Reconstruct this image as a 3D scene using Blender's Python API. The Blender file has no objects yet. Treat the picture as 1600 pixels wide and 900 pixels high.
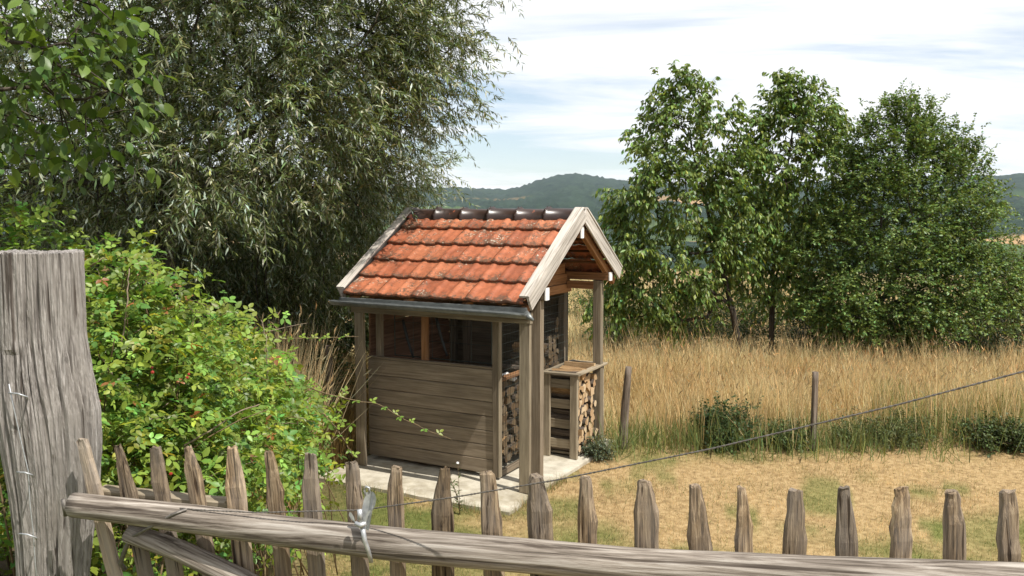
import bpy, bmesh, math, random
import numpy as np
from mathutils import Vector, Matrix
random.seed(7)
RNG = np.random.default_rng(11)
SC = bpy.context.scene
COL = SC.collection

# ---------------------------------------------------------------- camera, sky, sun, exposure
F, HY, H = 1350.0, 330.0, 3.05          # focal length in photo pixels, horizon row, eye height above the slab
PITCH = math.atan((450 - HY) / F)
cam_d = bpy.data.cameras.new('camera'); cam = bpy.data.objects.new('camera', cam_d); COL.objects.link(cam)
cam.location = (0, 0, H); cam.rotation_euler = (math.pi/2 - PITCH, 0, 0)
cam_d.sensor_width = 36; cam_d.lens = F/1600*36; cam_d.clip_start = 0.05; cam_d.clip_end = 40000
SC.camera = cam
SUN_AZ = math.atan2(0.76, -0.65); SUN_EL = math.radians(59)
TO_SUN = Vector((math.sin(SUN_AZ)*math.cos(SUN_EL), math.cos(SUN_AZ)*math.cos(SUN_EL), math.sin(SUN_EL)))
w = bpy.data.worlds.new('World'); SC.world = w; w.use_nodes = True
nt = w.node_tree; nt.nodes.clear()
def N(nt, t, **k):
    n = nt.nodes.new(t)
    for a, b in k.items():
        if a in ('inputs',):
            for i, v in b.items(): n.inputs[i].default_value = v
        else: setattr(n, a, b)
    return n
sky = N(nt, 'ShaderNodeTexSky', sky_type='NISHITA', sun_disc=False, sun_elevation=SUN_EL, sun_rotation=SUN_AZ, altitude=400, air_density=1.1, dust_density=.3, ozone_density=3.5)
tc = N(nt, 'ShaderNodeTexCoord')
sep = N(nt, 'ShaderNodeSeparateXYZ'); nt.links.new(tc.outputs['Generated'], sep.inputs[0])
zc = N(nt, 'ShaderNodeMath', operation='MAXIMUM', inputs={1: 0.0}); nt.links.new(sep.outputs['Z'], zc.inputs[0])
za = N(nt, 'ShaderNodeMath', operation='ADD', inputs={1: 0.16}); nt.links.new(zc.outputs[0], za.inputs[0])
dx = N(nt, 'ShaderNodeMath', operation='DIVIDE'); nt.links.new(sep.outputs['X'], dx.inputs[0]); nt.links.new(za.outputs[0], dx.inputs[1])
dy = N(nt, 'ShaderNodeMath', operation='DIVIDE'); nt.links.new(sep.outputs['Y'], dy.inputs[0]); nt.links.new(za.outputs[0], dy.inputs[1])
cmb = N(nt, 'ShaderNodeCombineXYZ'); nt.links.new(dx.outputs[0], cmb.inputs[0]); nt.links.new(dy.outputs[0], cmb.inputs[1])
mp = N(nt, 'ShaderNodeMapping'); mp.inputs['Scale'].default_value = (0.45, 1.35, 1); mp.inputs['Location'].default_value = (3.1, 1.7, 0); mp.inputs['Rotation'].default_value = (0, 0, 0.25)
nt.links.new(cmb.outputs[0], mp.inputs[0])
nz = N(nt, 'ShaderNodeTexNoise', inputs={'Scale': 1.0, 'Detail': 9.0, 'Roughness': 0.58, 'Distortion': 0.6}); nt.links.new(mp.outputs[0], nz.inputs['Vector'])
cr = N(nt, 'ShaderNodeValToRGB'); cr.color_ramp.elements[0].position = 0.37; cr.color_ramp.elements[0].color = (0.26, 0.26, 0.26, 1); cr.color_ramp.elements[1].position = 0.52; cr.color_ramp.elements[1].color = (1, 1, 1, 1)
nt.links.new(nz.outputs['Fac'], cr.inputs[0])
nz2 = N(nt, 'ShaderNodeTexNoise', inputs={'Scale': 2.2, 'Detail': 6.0, 'Roughness': 0.6}); nt.links.new(mp.outputs[0], nz2.inputs['Vector'])
cr2 = N(nt, 'ShaderNodeValToRGB'); cr2.color_ramp.elements[0].position = 0.3; cr2.color_ramp.elements[0].color = (7.6, 7.85, 8.2, 1); cr2.color_ramp.elements[1].position = 0.7; cr2.color_ramp.elements[1].color = (9.0, 9.05, 9.1, 1)
nt.links.new(nz2.outputs['Fac'], cr2.inputs[0])
mx = N(nt, 'ShaderNodeMixRGB'); nt.links.new(cr.outputs[0], mx.inputs[0]); nt.links.new(sky.outputs[0], mx.inputs[1]); nt.links.new(cr2.outputs[0], mx.inputs[2])
bg = N(nt, 'ShaderNodeBackground'); bg.inputs[1].default_value = 0.10
out = N(nt, 'ShaderNodeOutputWorld'); nt.links.new(mx.outputs[0], bg.inputs[0]); nt.links.new(bg.outputs[0], out.inputs[0])
sd = bpy.data.lights.new('sun', 'SUN'); sd.energy = 4.9; sd.angle = math.radians(0.53); sd.color = (1, 0.955, 0.88)
so = bpy.data.objects.new('sun', sd); COL.objects.link(so); so.rotation_euler = TO_SUN.to_track_quat('Z', 'Y').to_euler(); so.location = (6, -5, 12)
SC.view_settings.view_transform = 'Standard'; SC.view_settings.look = 'None'; SC.view_settings.gamma = 1.0
SC.view_settings.exposure = 0.42; SC.view_settings.use_curve_mapping = False

# ---------------------------------------------------------------- helpers
def at(px, py, Y):
    """world point seen at photo pixel (px, py) at distance Y in front of the viewer"""
    u = (px-800)/F; v = (450-py)/F
    d = Vector((u, math.cos(PITCH)+v*math.sin(PITCH), -math.sin(PITCH)+v*math.cos(PITCH)))
    return Vector((0, 0, H)) + d*(Y/d.y)
def tag(o, label=None, cat=None, group=None, kind=None):
    if label: o['label'] = label
    if cat: o['category'] = cat
    if group: o['group'] = group
    if kind: o['kind'] = kind
    return o
def empty(name, loc=(0, 0, 0), rz=0.0, parent=None):
    o = bpy.data.objects.new(name, None); COL.objects.link(o); o.location = loc; o.rotation_euler = (0, 0, rz)
    o.empty_display_size = 0.1
    if parent: o.parent = parent
    return o
def link(name, me, parent=None, mat=None):
    o = bpy.data.objects.new(name, me); COL.objects.link(o)
    if parent: o.parent = parent
    if mat is not None:
        me.materials.clear()
        for m in (mat if isinstance(mat, (list, tuple)) else [mat]): me.materials.append(m)
    return o
def pymesh(name, verts, faces, smooth=False, mi=None):
    me = bpy.data.meshes.new(name); me.from_pydata([tuple(v) for v in verts], [], faces)
    if smooth: me.polygons.foreach_set('use_smooth', [True]*len(me.polygons))
    if mi is not None: me.polygons.foreach_set('material_index', mi)
    me.update(); return me
def npmesh(name, V, faces_flat, loop_total, colors=None, smooth=False):
    """V (n,3); faces_flat flat vertex index; loop_total per face; colors (n,3)"""
    me = bpy.data.meshes.new(name)
    me.vertices.add(len(V)); me.vertices.foreach_set('co', np.ascontiguousarray(V, dtype=np.float32).ravel())
    me.loops.add(len(faces_flat)); me.loops.foreach_set('vertex_index', np.ascontiguousarray(faces_flat, dtype=np.int32))
    me.polygons.add(len(loop_total))
    ls = np.concatenate([[0], np.cumsum(loop_total)[:-1]]).astype(np.int32)
    me.polygons.foreach_set('loop_start', ls)
    try: me.polygons.foreach_set('loop_total', np.asarray(loop_total, dtype=np.int32))
    except Exception: pass
    if smooth: me.polygons.foreach_set('use_smooth', np.ones(len(loop_total), dtype=bool))
    me.update(calc_edges=True)
    if colors is not None:
        ca = me.color_attributes.new('tint', 'FLOAT_COLOR', 'POINT')
        c4 = np.ones((len(V), 4), np.float32); c4[:, :3] = colors; ca.data.foreach_set('color', c4.ravel())
    return me
def frame_to(p0, p1, wdir):
    x = (Vector(p1)-Vector(p0)); L = x.length; x.normalize()
    wv = Vector(wdir)
    if abs(wv.normalized().dot(x)) > .98: wv = Vector((1, 0, .1))
    y = (wv - x*wv.dot(x)).normalized(); z = x.cross(y)
    M = Matrix((x, y, z)).transposed().to_4x4(); M.translation = Vector(p0); return M, L
def board(name, p0, p1, wid, thk, mat, parent=None, wdir=(0, 0, 1), warp=0.003, ch=0.004, segs=4):
    """a sawn board: chamfered section swept from p0 to p1, grain along its own X"""
    M, L = frame_to(p0, p1, wdir)
    a, b = wid/2, thk/2; ch = min(ch, a*.4, b*.4)
    prof = [(-a+ch, -b), (a-ch, -b), (a, -b+ch), (a, b-ch), (a-ch, b), (-a+ch, b), (-a, b-ch), (-a, -b+ch)]
    V = []; Fc = []
    r = random.Random(hash((name, round(L, 4), round(p0[0], 3), round(p0[1], 3), round(p0[2], 3))) & 0xffff)
    for i in range(segs+1):
        oy, oz = (r.uniform(-warp, warp), r.uniform(-warp, warp)) if 0 < i < segs else (0, 0)
        for (y, z) in prof: V.append((L*i/segs, y+oy+r.uniform(-.0008, .0008), z+oz+r.uniform(-.0008, .0008)))
    n = 8
    for i in range(segs):
        for k in range(n): Fc.append((i*n+k, i*n+(k+1) % n, (i+1)*n+(k+1) % n, (i+1)*n+k))
    Fc.append(tuple(range(n-1, -1, -1))); Fc.append(tuple(range(segs*n, segs*n+n)))
    me = pymesh(name, V, Fc); o = link(name, me, parent, mat); o.matrix_local = M; return o
def tube_geo(pts, rad, sides=6, V=None, Fc=None, cap=True):
    if V is None: V, Fc = [], []
    pts = [Vector(p) for p in pts]
    if not hasattr(rad, '__len__'): rad = [rad]*len(pts)
    b0 = len(V); up = Vector((0.31, 0.17, 0.93))
    for i, p in enumerate(pts):
        t = (pts[min(i+1, len(pts)-1)]-pts[max(i-1, 0)])
        if t.length < 1e-9: t = Vector((0, 0, 1))
        t.normalize(); a = t.cross(up)
        if a.length < .05: a = t.cross(Vector((1, 0, 0)))
        a.normalize(); b = t.cross(a)
        for k in range(sides):
            an = 2*math.pi*k/sides; V.append(p + (a*math.cos(an)+b*math.sin(an))*rad[i])
    for i in range(len(pts)-1):
        for k in range(sides):
            Fc.append((b0+i*sides+k, b0+(i+1)*sides+k, b0+(i+1)*sides+(k+1) % sides, b0+i*sides+(k+1) % sides))
    if cap:
        Fc.append(tuple(b0+k for k in range(sides))); Fc.append(tuple(b0+(len(pts)-1)*sides+k for k in range(sides-1, -1, -1)))
    return V, Fc
def tube(name, pts, rad, mat, parent=None, sides=8, smooth=True):
    V, Fc = tube_geo(pts, rad, sides); return link(name, pymesh(name, V, Fc, smooth), parent, mat)
def vnoise(x, y, s=1.0, seed=0):
    """cheap 2-D value noise (0..1)"""
    x = np.asarray(x, float)*s; y = np.asarray(y, float)*s
    xi = np.floor(x); yi = np.floor(y); fx = x-xi; fy = y-yi; fx = fx*fx*(3-2*fx); fy = fy*fy*(3-2*fy)
    def h(a, b):
        v = np.sin(a*127.1+b*311.7+seed*74.7)*43758.5453; return v-np.floor(v)
    return (h(xi, yi)*(1-fx)+h(xi+1, yi)*fx)*(1-fy)+(h(xi, yi+1)*(1-fx)+h(xi+1, yi+1)*fx)*fy
def fbm(x, y, s, seed=0, o=4):
    t = 0; a = .5; n = 0
    for i in range(o): t = t+a*vnoise(x, y, s*2**i, seed+i*3.3); n += a; a *= .5
    return t/n
def sstep(a, b, x): t = np.clip((np.asarray(x, float)-a)/(b-a), 0, 1); return t*t*(3-2*t)

# ---------------------------------------------------------------- materials
def mat_new(name):
    m = bpy.data.materials.new(name); m.use_nodes = True; n = m.node_tree; n.nodes.clear()
    o = N(n, 'ShaderNodeOutputMaterial'); return m, n, o
def principled(n, o, rough=.8, spec=.3, metal=0.0):
    p = N(n, 'ShaderNodeBsdfPrincipled'); p.inputs['Roughness'].default_value = rough; p.inputs['Specular IOR Level'].default_value = spec; p.inputs['Metallic'].default_value = metal
    n.links.new(p.outputs[0], o.inputs[0]); return p
def ramp(n, src, stops):
    r = N(n, 'ShaderNodeValToRGB'); e = r.color_ramp.elements
    while len(e) < len(stops): e.new(0.5)
    for i, (pos, c) in enumerate(stops): e[i].position = pos; e[i].color = (*c, 1)
    n.links.new(src, r.inputs[0]); return r
def objvec(n, scale, rnd=True):
    t = N(n, 'ShaderNodeTexCoord'); src = t.outputs['Object']
    if rnd:
        oi = N(n, 'ShaderNodeObjectInfo'); mu = N(n, 'ShaderNodeMath', operation='MULTIPLY', inputs={1: 37.0}); n.links.new(oi.outputs['Random'], mu.inputs[0])
        ad = N(n, 'ShaderNodeVectorMath', operation='ADD'); n.links.new(src, ad.inputs[0]); n.links.new(mu.outputs[0], ad.inputs[1]); src = ad.outputs[0]
    m = N(n, 'ShaderNodeMapping'); m.inputs['Scale'].default_value = scale; n.links.new(src, m.inputs[0]); return m.outputs[0]
def noise(n, vec, scale=1.0, detail=6.0, rough=.6, dist=0.0):
    t = N(n, 'ShaderNodeTexNoise', inputs={'Scale': scale, 'Detail': detail, 'Roughness': rough, 'Distortion': dist}); n.links.new(vec, t.inputs['Vector']); return t.outputs['Fac']
def mixc(n, fac, a, b, bt='MIX'):
    m = N(n, 'ShaderNodeMixRGB', blend_type=bt)
    for i, s in enumerate((fac, a, b)):
        if hasattr(s, 'links'): n.links.new(s, m.inputs[i])
        elif isinstance(s, (int, float)): m.inputs[i].default_value = s
        else: m.inputs[i].default_value = (*s, 1)
    return m.outputs[0]
def bump(n, p, h, strength=.4, dist=.004):
    b = N(n, 'ShaderNodeBump', inputs={'Strength': strength, 'Distance': dist}); n.links.new(h, b.inputs['Height']); n.links.new(b.outputs[0], p.inputs['Normal'])
def wood(name, dark, mid, light, axis=0, grain=55, rough=.82, bstr=.5, stain=None, var=.25, bdist=.004, chk=.8, cs=38):
    m, n, o = mat_new(name); p = principled(n, o, rough, .2)
    s = [grain]*3; s[axis] = grain*.045
    v = objvec(n, s); g = noise(n, v, 1, 8, .65, .4)
    c = ramp(n, g, [(.36, dark), (.5, mid), (.64, light)]).outputs[0]
    s2 = [5]*3; s2[axis] = 1.4
    b = noise(n, objvec(n, s2), 1, 5, .6)
    c = mixc(n, ramp(n, b, [(.35, (0, 0, 0)), (.68, (1, 1, 1))]).outputs[0], c, stain if stain else tuple(x*.7 for x in mid), 'MIX') if stain else mixc(n, 1.0, c, ramp(n, b, [(.3, (.72,)*3), (.7, (1.12,)*3)]).outputs[0], 'MULTIPLY')
    # thin dark checks along the grain and knots
    s3 = [cs]*3; s3[axis] = cs*.03
    ck = noise(n, objvec(n, s3), 1, 3, .5, .2); ckr = ramp(n, ck, [(.33, (.18, .15, .13)), (.41, (1, 1, 1))]).outputs[0]
    c = mixc(n, chk, c, ckr, 'MULTIPLY')
    oi = N(n, 'ShaderNodeObjectInfo'); rr = ramp(n, oi.outputs['Random'], [(0, (1-var,)*3), (1, (1+var*.6,)*3)]).outputs[0]
    c = mixc(n, 1.0, c, rr, 'MULTIPLY'); n.links.new(c, p.inputs['Base Color'])
    hm = mixc(n, .5, g, ckr, 'MULTIPLY'); bump(n, p, hm, bstr, bdist); return m
def leafmat(name, transl=.32, rough=.45, spec=.35, randinfo=None, tt=(1.35, 1.3, .7)):
    m, n, o = mat_new(name)
    if randinfo:
        oi = N(n, 'ShaderNodeObjectInfo'); c = ramp(n, oi.outputs['Random'], randinfo).outputs[0]
    else:
        a = N(n, 'ShaderNodeAttribute', attribute_name='tint'); c = a.outputs['Color']
    p = N(n, 'ShaderNodeBsdfPrincipled', inputs={'Roughness': rough}); p.inputs['Specular IOR Level'].default_value = spec
    t = N(n, 'ShaderNodeBsdfTranslucent'); mx = N(n, 'ShaderNodeMixShader', inputs={0: transl})
    n.links.new(c, p.inputs['Base Color']); tcol = mixc(n, 1.0, c, tt, 'MULTIPLY'); n.links.new(tcol, t.inputs[0])
    n.links.new(p.outputs[0], mx.inputs[1]); n.links.new(t.outputs[0], mx.inputs[2]); n.links.new(mx.outputs[0], o.inputs[0]); return m
def plain(name, col, rough=.6, metal=0.0, spec=.4, nscale=30, var=.25):
    m, n, o = mat_new(name); p = principled(n, o, rough, spec, metal)
    g = noise(n, objvec(n, (nscale,)*3), 1, 5, .6); c = ramp(n, g, [(.3, tuple(x*(1-var) for x in col)), (.7, tuple(min(1, x*(1+var)) for x in col))]).outputs[0]
    n.links.new(c, p.inputs['Base Color']); bump(n, p, g, .15, .002); return m

M = {}
M['board'] = wood('weathered boards', (.165, .128, .088), (.215, .17, .12), (.26, .21, .152), 0, 45, bstr=.3, chk=.3, var=.18)
M['frame'] = wood('weathered frame timber', (.20, .16, .108), (.27, .222, .155), (.34, .285, .205), 0, 45, chk=.4)
M['pale'] = wood('bleached bargeboard', (.30, .265, .225), (.50, .455, .40), (.62, .575, .52), 0, 40, var=.1, chk=.45)
M['fresh'] = wood('fresh larch boards', (.22, .105, .045), (.33, .165, .075), (.42, .225, .11), 0, 40, chk=.35)
M['inner'] = wood('stained inner boards', (.13, .07, .042), (.19, .105, .062), (.24, .14, .085), 0, 40, chk=.4)
M['rail'] = wood('stripped log rail', (.075, .058, .045), (.25, .212, .175), (.42, .378, .33), 0, 60, var=.05, bstr=.9, bdist=.006)
M['picket'] = wood('cleft chestnut', (.045, .030, .018), (.23, .155, .085), (.44, .33, .205), 2, 110, bstr=1.0, var=.42, chk=.95, cs=70, stain=(.27, .23, .19), bdist=.008)
M['oldpost'] = wood('old oak post', (.04, .035, .033), (.25, .228, .212), (.47, .44, .415), 2, 120, bstr=1.0, chk=.9, cs=48, stain=(.26, .235, .21), bdist=.012)
M['soffit'] = wood('dark roof batten', (.06, .03, .015), (.13, .065, .03), (.2, .1, .05), 0, 40)
M['bark'] = wood('rough bark', (.025, .02, .015), (.07, .056, .042), (.13, .105, .08), 2, 22, bstr=1.0, bdist=.02)
M['willowbark'] = wood('willow bark', (.03, .026, .018), (.085, .075, .055), (.15, .13, .10), 2, 14, bstr=1.0, bdist=.02)
M['zinc'] = plain('zinc gutter', (.17, .18, .175), .45, .5, .5, 12)
M['galv'] = plain('galvanised steel', (.42, .43, .44), .5, .55, .5, 60)
M['cap'] = plain('white painted end cap', (.75, .74, .72), .6, 0, .3, 20, .08)
M['wire'] = plain('rusty steel cable', (.15, .135, .12), .6, .5, .4, 90, .35)
M['meshwire'] = plain('green grey mesh wire', (.055, .065, .055), .55, .4, .4, 60)
M['black'] = plain('black rubber', (.02, .02, .02), .55, 0, .4, 30)
M['white'] = plain('crumpled white plastic', (.75, .75, .74), .4, 0, .4, 10, .06)
M['berry'] = plain('unripe bramble berry', (.30, .03, .02), .35, 0, .5, 200)

def tile_mat(name, cols, glaze=False):
    m, n, o = mat_new(name); p = principled(n, o, .34 if glaze else .62, .5 if glaze else .35)
    oi = N(n, 'ShaderNodeObjectInfo'); c = ramp(n, oi.outputs['Random'], [(0, cols[0]), (.5, cols[1]), (1, cols[2])]).outputs[0]
    b = noise(n, objvec(n, (9, 9, 9)), 1, 6, .65); c = mixc(n, 1.0, c, ramp(n, b, [(.3, (.6, .58, .56)), (.6, (1.08,)*3)]).outputs[0], 'MULTIPLY')
    if not glaze:
        # lichen: grey-white rosettes and dark soot, heavier toward the lower lip (its own growth)
        l = noise(n, objvec(n, (26, 26, 26)), 1, 5, .6, .8); t = N(n, 'ShaderNodeTexCoord'); sp = N(n, 'ShaderNodeSeparateXYZ'); n.links.new(t.outputs['Object'], sp.inputs[0])
        lip = N(n, 'ShaderNodeMapRange', inputs={1: .13, 2: 0.0, 3: 0.0, 4: .16}); n.links.new(sp.outputs['Y'], lip.inputs[0])
        ad = N(n, 'ShaderNodeMath', operation='ADD'); n.links.new(l, ad.inputs[0]); n.links.new(lip.outputs[0], ad.inputs[1])
        k = noise(n, objvec(n, (3.1, 3.1, 3.1)), 1, 3, .5); m2 = N(n, 'ShaderNodeMath', operation='MULTIPLY_ADD', inputs={1: .55, 2: -.27}); n.links.new(k, m2.inputs[0])
        ad2 = N(n, 'ShaderNodeMath', operation='ADD'); n.links.new(ad.outputs[0], ad2.inputs[0]); n.links.new(m2.outputs[0], ad2.inputs[1])
        dk = ramp(n, ad2.outputs[0], [(.555, (0, 0, 0)), (.68, (.8,)*3)]).outputs[0]; c = mixc(n, dk, c, (.085, .062, .042))
        l2 = noise(n, objvec(n, (34, 34, 34)), 1, 4, .55, .5); ad3 = N(n, 'ShaderNodeMath', operation='ADD'); n.links.new(l2, ad3.inputs[0]); n.links.new(m2.outputs[0], ad3.inputs[1])
        wt = ramp(n, ad3.outputs[0], [(.68, (0, 0, 0)), (.73, (.9,)*3)]).outputs[0]; c = mixc(n, wt, c, (.46, .42, .33))
        bump(n, p, l, .25, .004)
    else:
        l = noise(n, objvec(n, (7, 7, 7)), 1, 4, .6); wt = ramp(n, l, [(.67, (0, 0, 0)), (.71, (1,)*3)]).outputs[0]; c = mixc(n, wt, c, (.36, .10, .045))
        bump(n, p, l, .2, .004)
    n.links.new(c, p.inputs['Base Color']); return m
M['tile'] = tile_mat('red clay tile', [(.29, .088, .042), (.38, .12, .056), (.43, .155, .075)])
M['ridge'] = tile_mat('brown glazed ridge tile', [(.030, .016, .012), (.038, .02, .014), (.05, .026, .018)], True)

def concrete():
    m, n, o = mat_new('concrete slab'); p = principled(n, o, .85, .2)
    g = noise(n, objvec(n, (6, 6, 6)), 1, 8, .65); c = ramp(n, g, [(.3, (.34, .305, .24)), (.7, (.54, .50, .41))]).outputs[0]
    st_ = noise(n, objvec(n, (1.7, 1.7, 1.7)), 1, 7, .7); c = mixc(n, 1, c, ramp(n, st_, [(.32, (.62, .58, .5)), (.52, (1, 1, 1))]).outputs[0], 'MULTIPLY'); n.links.new(c, p.inputs['Base Color']); g2 = noise(n, objvec(n, (60, 60, 60)), 1, 5, .6); bump(n, p, g2, .4, .004); return m
M['concrete'] = concrete()
def endgrain(name='cut log end', f=1.0):
    m, n, o = mat_new(name); p = principled(n, o, .8, .2)
    oi = N(n, 'ShaderNodeObjectInfo'); c = ramp(n, oi.outputs['Random'], [(0, (.30, .185, .095)), (.35, (.46, .32, .18)), (.7, (.55, .42, .27)), (1, (.36, .21, .10))]).outputs[0]
    g = noise(n, objvec(n, (25, 25, 25)), 1, 5, .6); c = mixc(n, 1, c, ramp(n, g, [(.3, (.65*f,)*3), (.65, (1.25*f,)*3)]).outputs[0], 'MULTIPLY')
    n.links.new(c, p.inputs['Base Color']); bump(n, p, g, .4, .004); return m
M['end'] = endgrain(); M['end_shaded'] = endgrain('old log end darkened for shade', .3)  # inner stack: older brown wood, with the store's shade darkened into its colour
M['split'] = wood('split firewood face', (.24, .13, .06), (.40, .25, .12), (.52, .36, .2), 0, 40)
M['logbark'] = wood('firewood bark', (.035, .026, .02), (.10, .075, .055), (.19, .155, .125), 0, 22, bstr=.9)

# ---------------------------------------------------------------- ground: one sheet out to the hills
def ridge_z(th):
    """skyline height of the far hills by bearing (radians right of the view axis)"""
    px = 800+F*np.tan(np.clip(th, -1.2, 1.2))
    y = np.interp(px, [-400, 300, 700, 790, 815, 840, 865, 890, 915, 945, 1000, 1150, 1300, 1450, 1545, 1590, 1620, 1800, 2400],
                  [285, 290, 291.5, 295, 290, 281, 273.5, 270, 271.5, 277, 284, 290, 284, 279, 281, 278, 276, 280, 288])
    far = (330-y)/F*4000
    k = sstep(.9, 1.4, np.abs(th))
    return far*(1-k)+(130+40*np.sin(th*3.0))*k
def gheight(x, y):
    x = np.asarray(x, float); y = np.asarray(y, float)
    r = np.hypot(x, y); th = np.arctan2(x, y)
    near = 1.38*(1-sstep(3.0, 7.4, y+0.12*x)) - .05
    near = near + .05*(fbm(x, y, .35, 1)-.5)*sstep(9.5, 14, r) + .3*sstep(-2.2, -5.0, x)*sstep(2, 6, y)
    near = np.where(y < 3.0, 1.33, near)
    # keep it level around the slab
    rp = np.interp(r, [0, 30, 45, 80, 160, 320, 700, 1250, 2000, 3000, 4000, 5200, 9000], [0, 0, -.2, -2.2, -8, -21, -36, -30, 8, 70, 0, 0, 0])
    rz = ridge_z(th)
    s = np.interp(r, [0, 1250, 2000, 3000, 4000, 5200, 9000], [0, 0, .1, .52, 1.0, .75, .4])
    far = np.where(r < 1250, rp, np.where(r < 2000, -30+(r-1250)/750*(30+rz*.10), rz*s))
    roll = (fbm(x, y, 1/420., 5)-.5)*26*sstep(300, 1200, r)*(1-sstep(3300, 4000, r)) + (fbm(x, y, 1/60., 8)-.5)*5*sstep(60, 400, r)*(1-sstep(1500, 2600, r))
    k = sstep(14, 60, r)
    return near*(1-k)+far*k + roll
def ground_z(x, y): return float(gheight(np.array([x]), np.array([y]))[0])
def dryness(x, y):
    """1 = straw-dry turf, 0 = still green"""
    g = fbm(x, y, .55, 21, 4)
    d = sstep(.38, .65, g + .10*np.clip((np.asarray(x)-.6), -2, 2)*.6 + .14*sstep(7.9, 9.8, y))
    g2 = sstep(.58, .68, fbm(x, y, 1.7, 33, 3)); return np.clip(d-.75*g2*(1-sstep(9, 11, y)*.4), 0, 1)
def build_ground():
    fine = np.radians(np.arange(-40, 40.01, .16)); coarse = np.radians(np.arange(41, 319.5, 2.2))
    th = np.concatenate([fine, coarse]); na = len(th)
    rr = [0.25]
    while rr[-1] < 5300: rr.append(rr[-1]*1.034+.012)
    rr = np.array(rr); R, T = np.meshgrid(rr, th, indexing='ij')
    X = R*np.sin(T); Y = R*np.cos(T); Z = gheight(X, Y)
    can = sstep(900, 1800, R)*(R < 6500); Z = Z + can*(RNG.random(Z.shape)-.5)*9
    V = np.stack([X.ravel(), Y.ravel(), Z.ravel()], 1); V = np.vstack([V, [[0, 0, 1.33]]]); nr = len(rr)
    i = np.arange(nr-1)[:, None]; j = np.arange(na)[None, :]; j2 = (j+1) % na
    q = np.stack([(i*na+j)+0*j, (i+1)*na+j, (i+1)*na+j2, i*na+j2], -1).reshape(-1, 4)[:, ::-1]
    c = len(V)-1; jj = np.arange(na); tri = np.stack([np.full(na, c), (jj+1) % na, jj], 1)
    ff = np.concatenate([q.ravel(), tri.ravel()]); lt = np.concatenate([np.full(len(q), 4), np.full(na, 3)])
    d = dryness(V[:, 0], V[:, 1]); colr = np.stack([d, sstep(11, 15, V[:, 1])*0+sstep(-1.4, -2.6, V[:, 0])*sstep(2.5, 5, V[:, 1])*(1-sstep(14, 18, V[:, 1])), 0*d], 1)
    return npmesh('ground', V, ff, lt, colr, True)
def ground_mat():
    m, n, o = mat_new('dry turf, fields and wooded hills'); p = principled(n, o, .95, .1)
    at_ = N(n, 'ShaderNodeAttribute', attribute_name='tint'); sp = N(n, 'ShaderNodeSeparateXYZ'); n.links.new(at_.outputs['Vector'], sp.inputs[0])
    g = N(n, 'ShaderNodeNewGeometry'); pos = g.outputs['Position']
    def nz(s, d=6, r=.62): 
        t = N(n, 'ShaderNodeTexNoise', inputs={'Scale': s, 'Detail': d, 'Roughness': r}); n.links.new(pos, t.inputs['Vector']); return t.outputs['Fac']
    a = nz(14); b = nz(1.3)
    dry = ramp(n, a, [(.3, (.17, .115, .055)), (.5, (.31, .215, .105)), (.72, (.41, .30, .16))]).outputs[0]
    grn = ramp(n, a, [(.3, (.07, .085, .022)), (.7, (.16, .165, .05))]).outputs[0]
    c = mixc(n, sp.outputs[0], grn, dry)
    soil = ramp(n, a, [(.3, (.045, .032, .02)), (.7, (.12, .085, .05))]).outputs[0]; c = mixc(n, sp.outputs[1], c, soil)
    # fields and woods in the distance
    ln = N(n, 'ShaderNodeVectorMath', operation='LENGTH'); n.links.new(pos, ln.inputs[0])
    mapp = N(n, 'ShaderNodeMapping'); mapp.inputs['Scale'].default_value = (1/260., 1/420., 0); n.links.new(pos, mapp.inputs[0])
    vo = N(n, 'ShaderNodeTexVoronoi', inputs={'Scale': 1.0, 'Randomness': .9}); n.links.new(mapp.outputs[0], vo.inputs['Vector'])
    sv = N(n, 'ShaderNodeSeparateXYZ'); n.links.new(vo.outputs['Color'], sv.inputs[0])
    fl = ramp(n, sv.outputs[0], [(0, (.06, .10, .03)), (.3, (.03, .055, .018)), (.45, (.36, .23, .11)), (.62, (.09, .125, .04)), (.8, (.30, .2, .1))]); fl.color_ramp.interpolation = 'CONSTANT'
    woods = ramp(n, nz(.018, 9, .7), [(.40, (.005, .015, .009)), (.60, (.022, .042, .021))]).outputs[0]
    wm = ramp(n, nz(.0016, 3, .5), [(.42, (0, 0, 0)), (.46, (1,)*3)]).outputs[0]
    far = mixc(n, wm, fl.outputs[0], woods)
    rf = N(n, 'ShaderNodeMapRange', inputs={1: 2300.0, 2: 2700.0, 3: 0.0, 4: .96}); n.links.new(ln.outputs['Value'], rf.inputs[0]); far = mixc(n, rf.outputs[0], far, woods)
    mead = mixc(n, ramp(n, nz(.08, 5), [(.42, (0, 0, 0)), (.62, (1,)*3)]).outputs[0], (.30, .205, .105), (.17, .15, .06))
    r1 = N(n, 'ShaderNodeMapRange', inputs={1: 16.0, 2: 20.0}); n.links.new(ln.outputs['Value'], r1.inputs[0]); c = mixc(n, r1.outputs[0], c, mead)
    r2 = N(n, 'ShaderNodeMapRange', inputs={1: 120.0, 2: 170.0}); n.links.new(ln.outputs['Value'], r2.inputs[0]); c = mixc(n, r2.outputs[0], c, far)
    n.links.new(c, p.inputs['Base Color']); bump(n, p, a, .5, .02); return m
gr = link('ground', build_ground(), None, ground_mat()); tag(gr, kind='structure', label='dry straw coloured lawn, meadow and wooded hills beyond', cat='ground')

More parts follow.
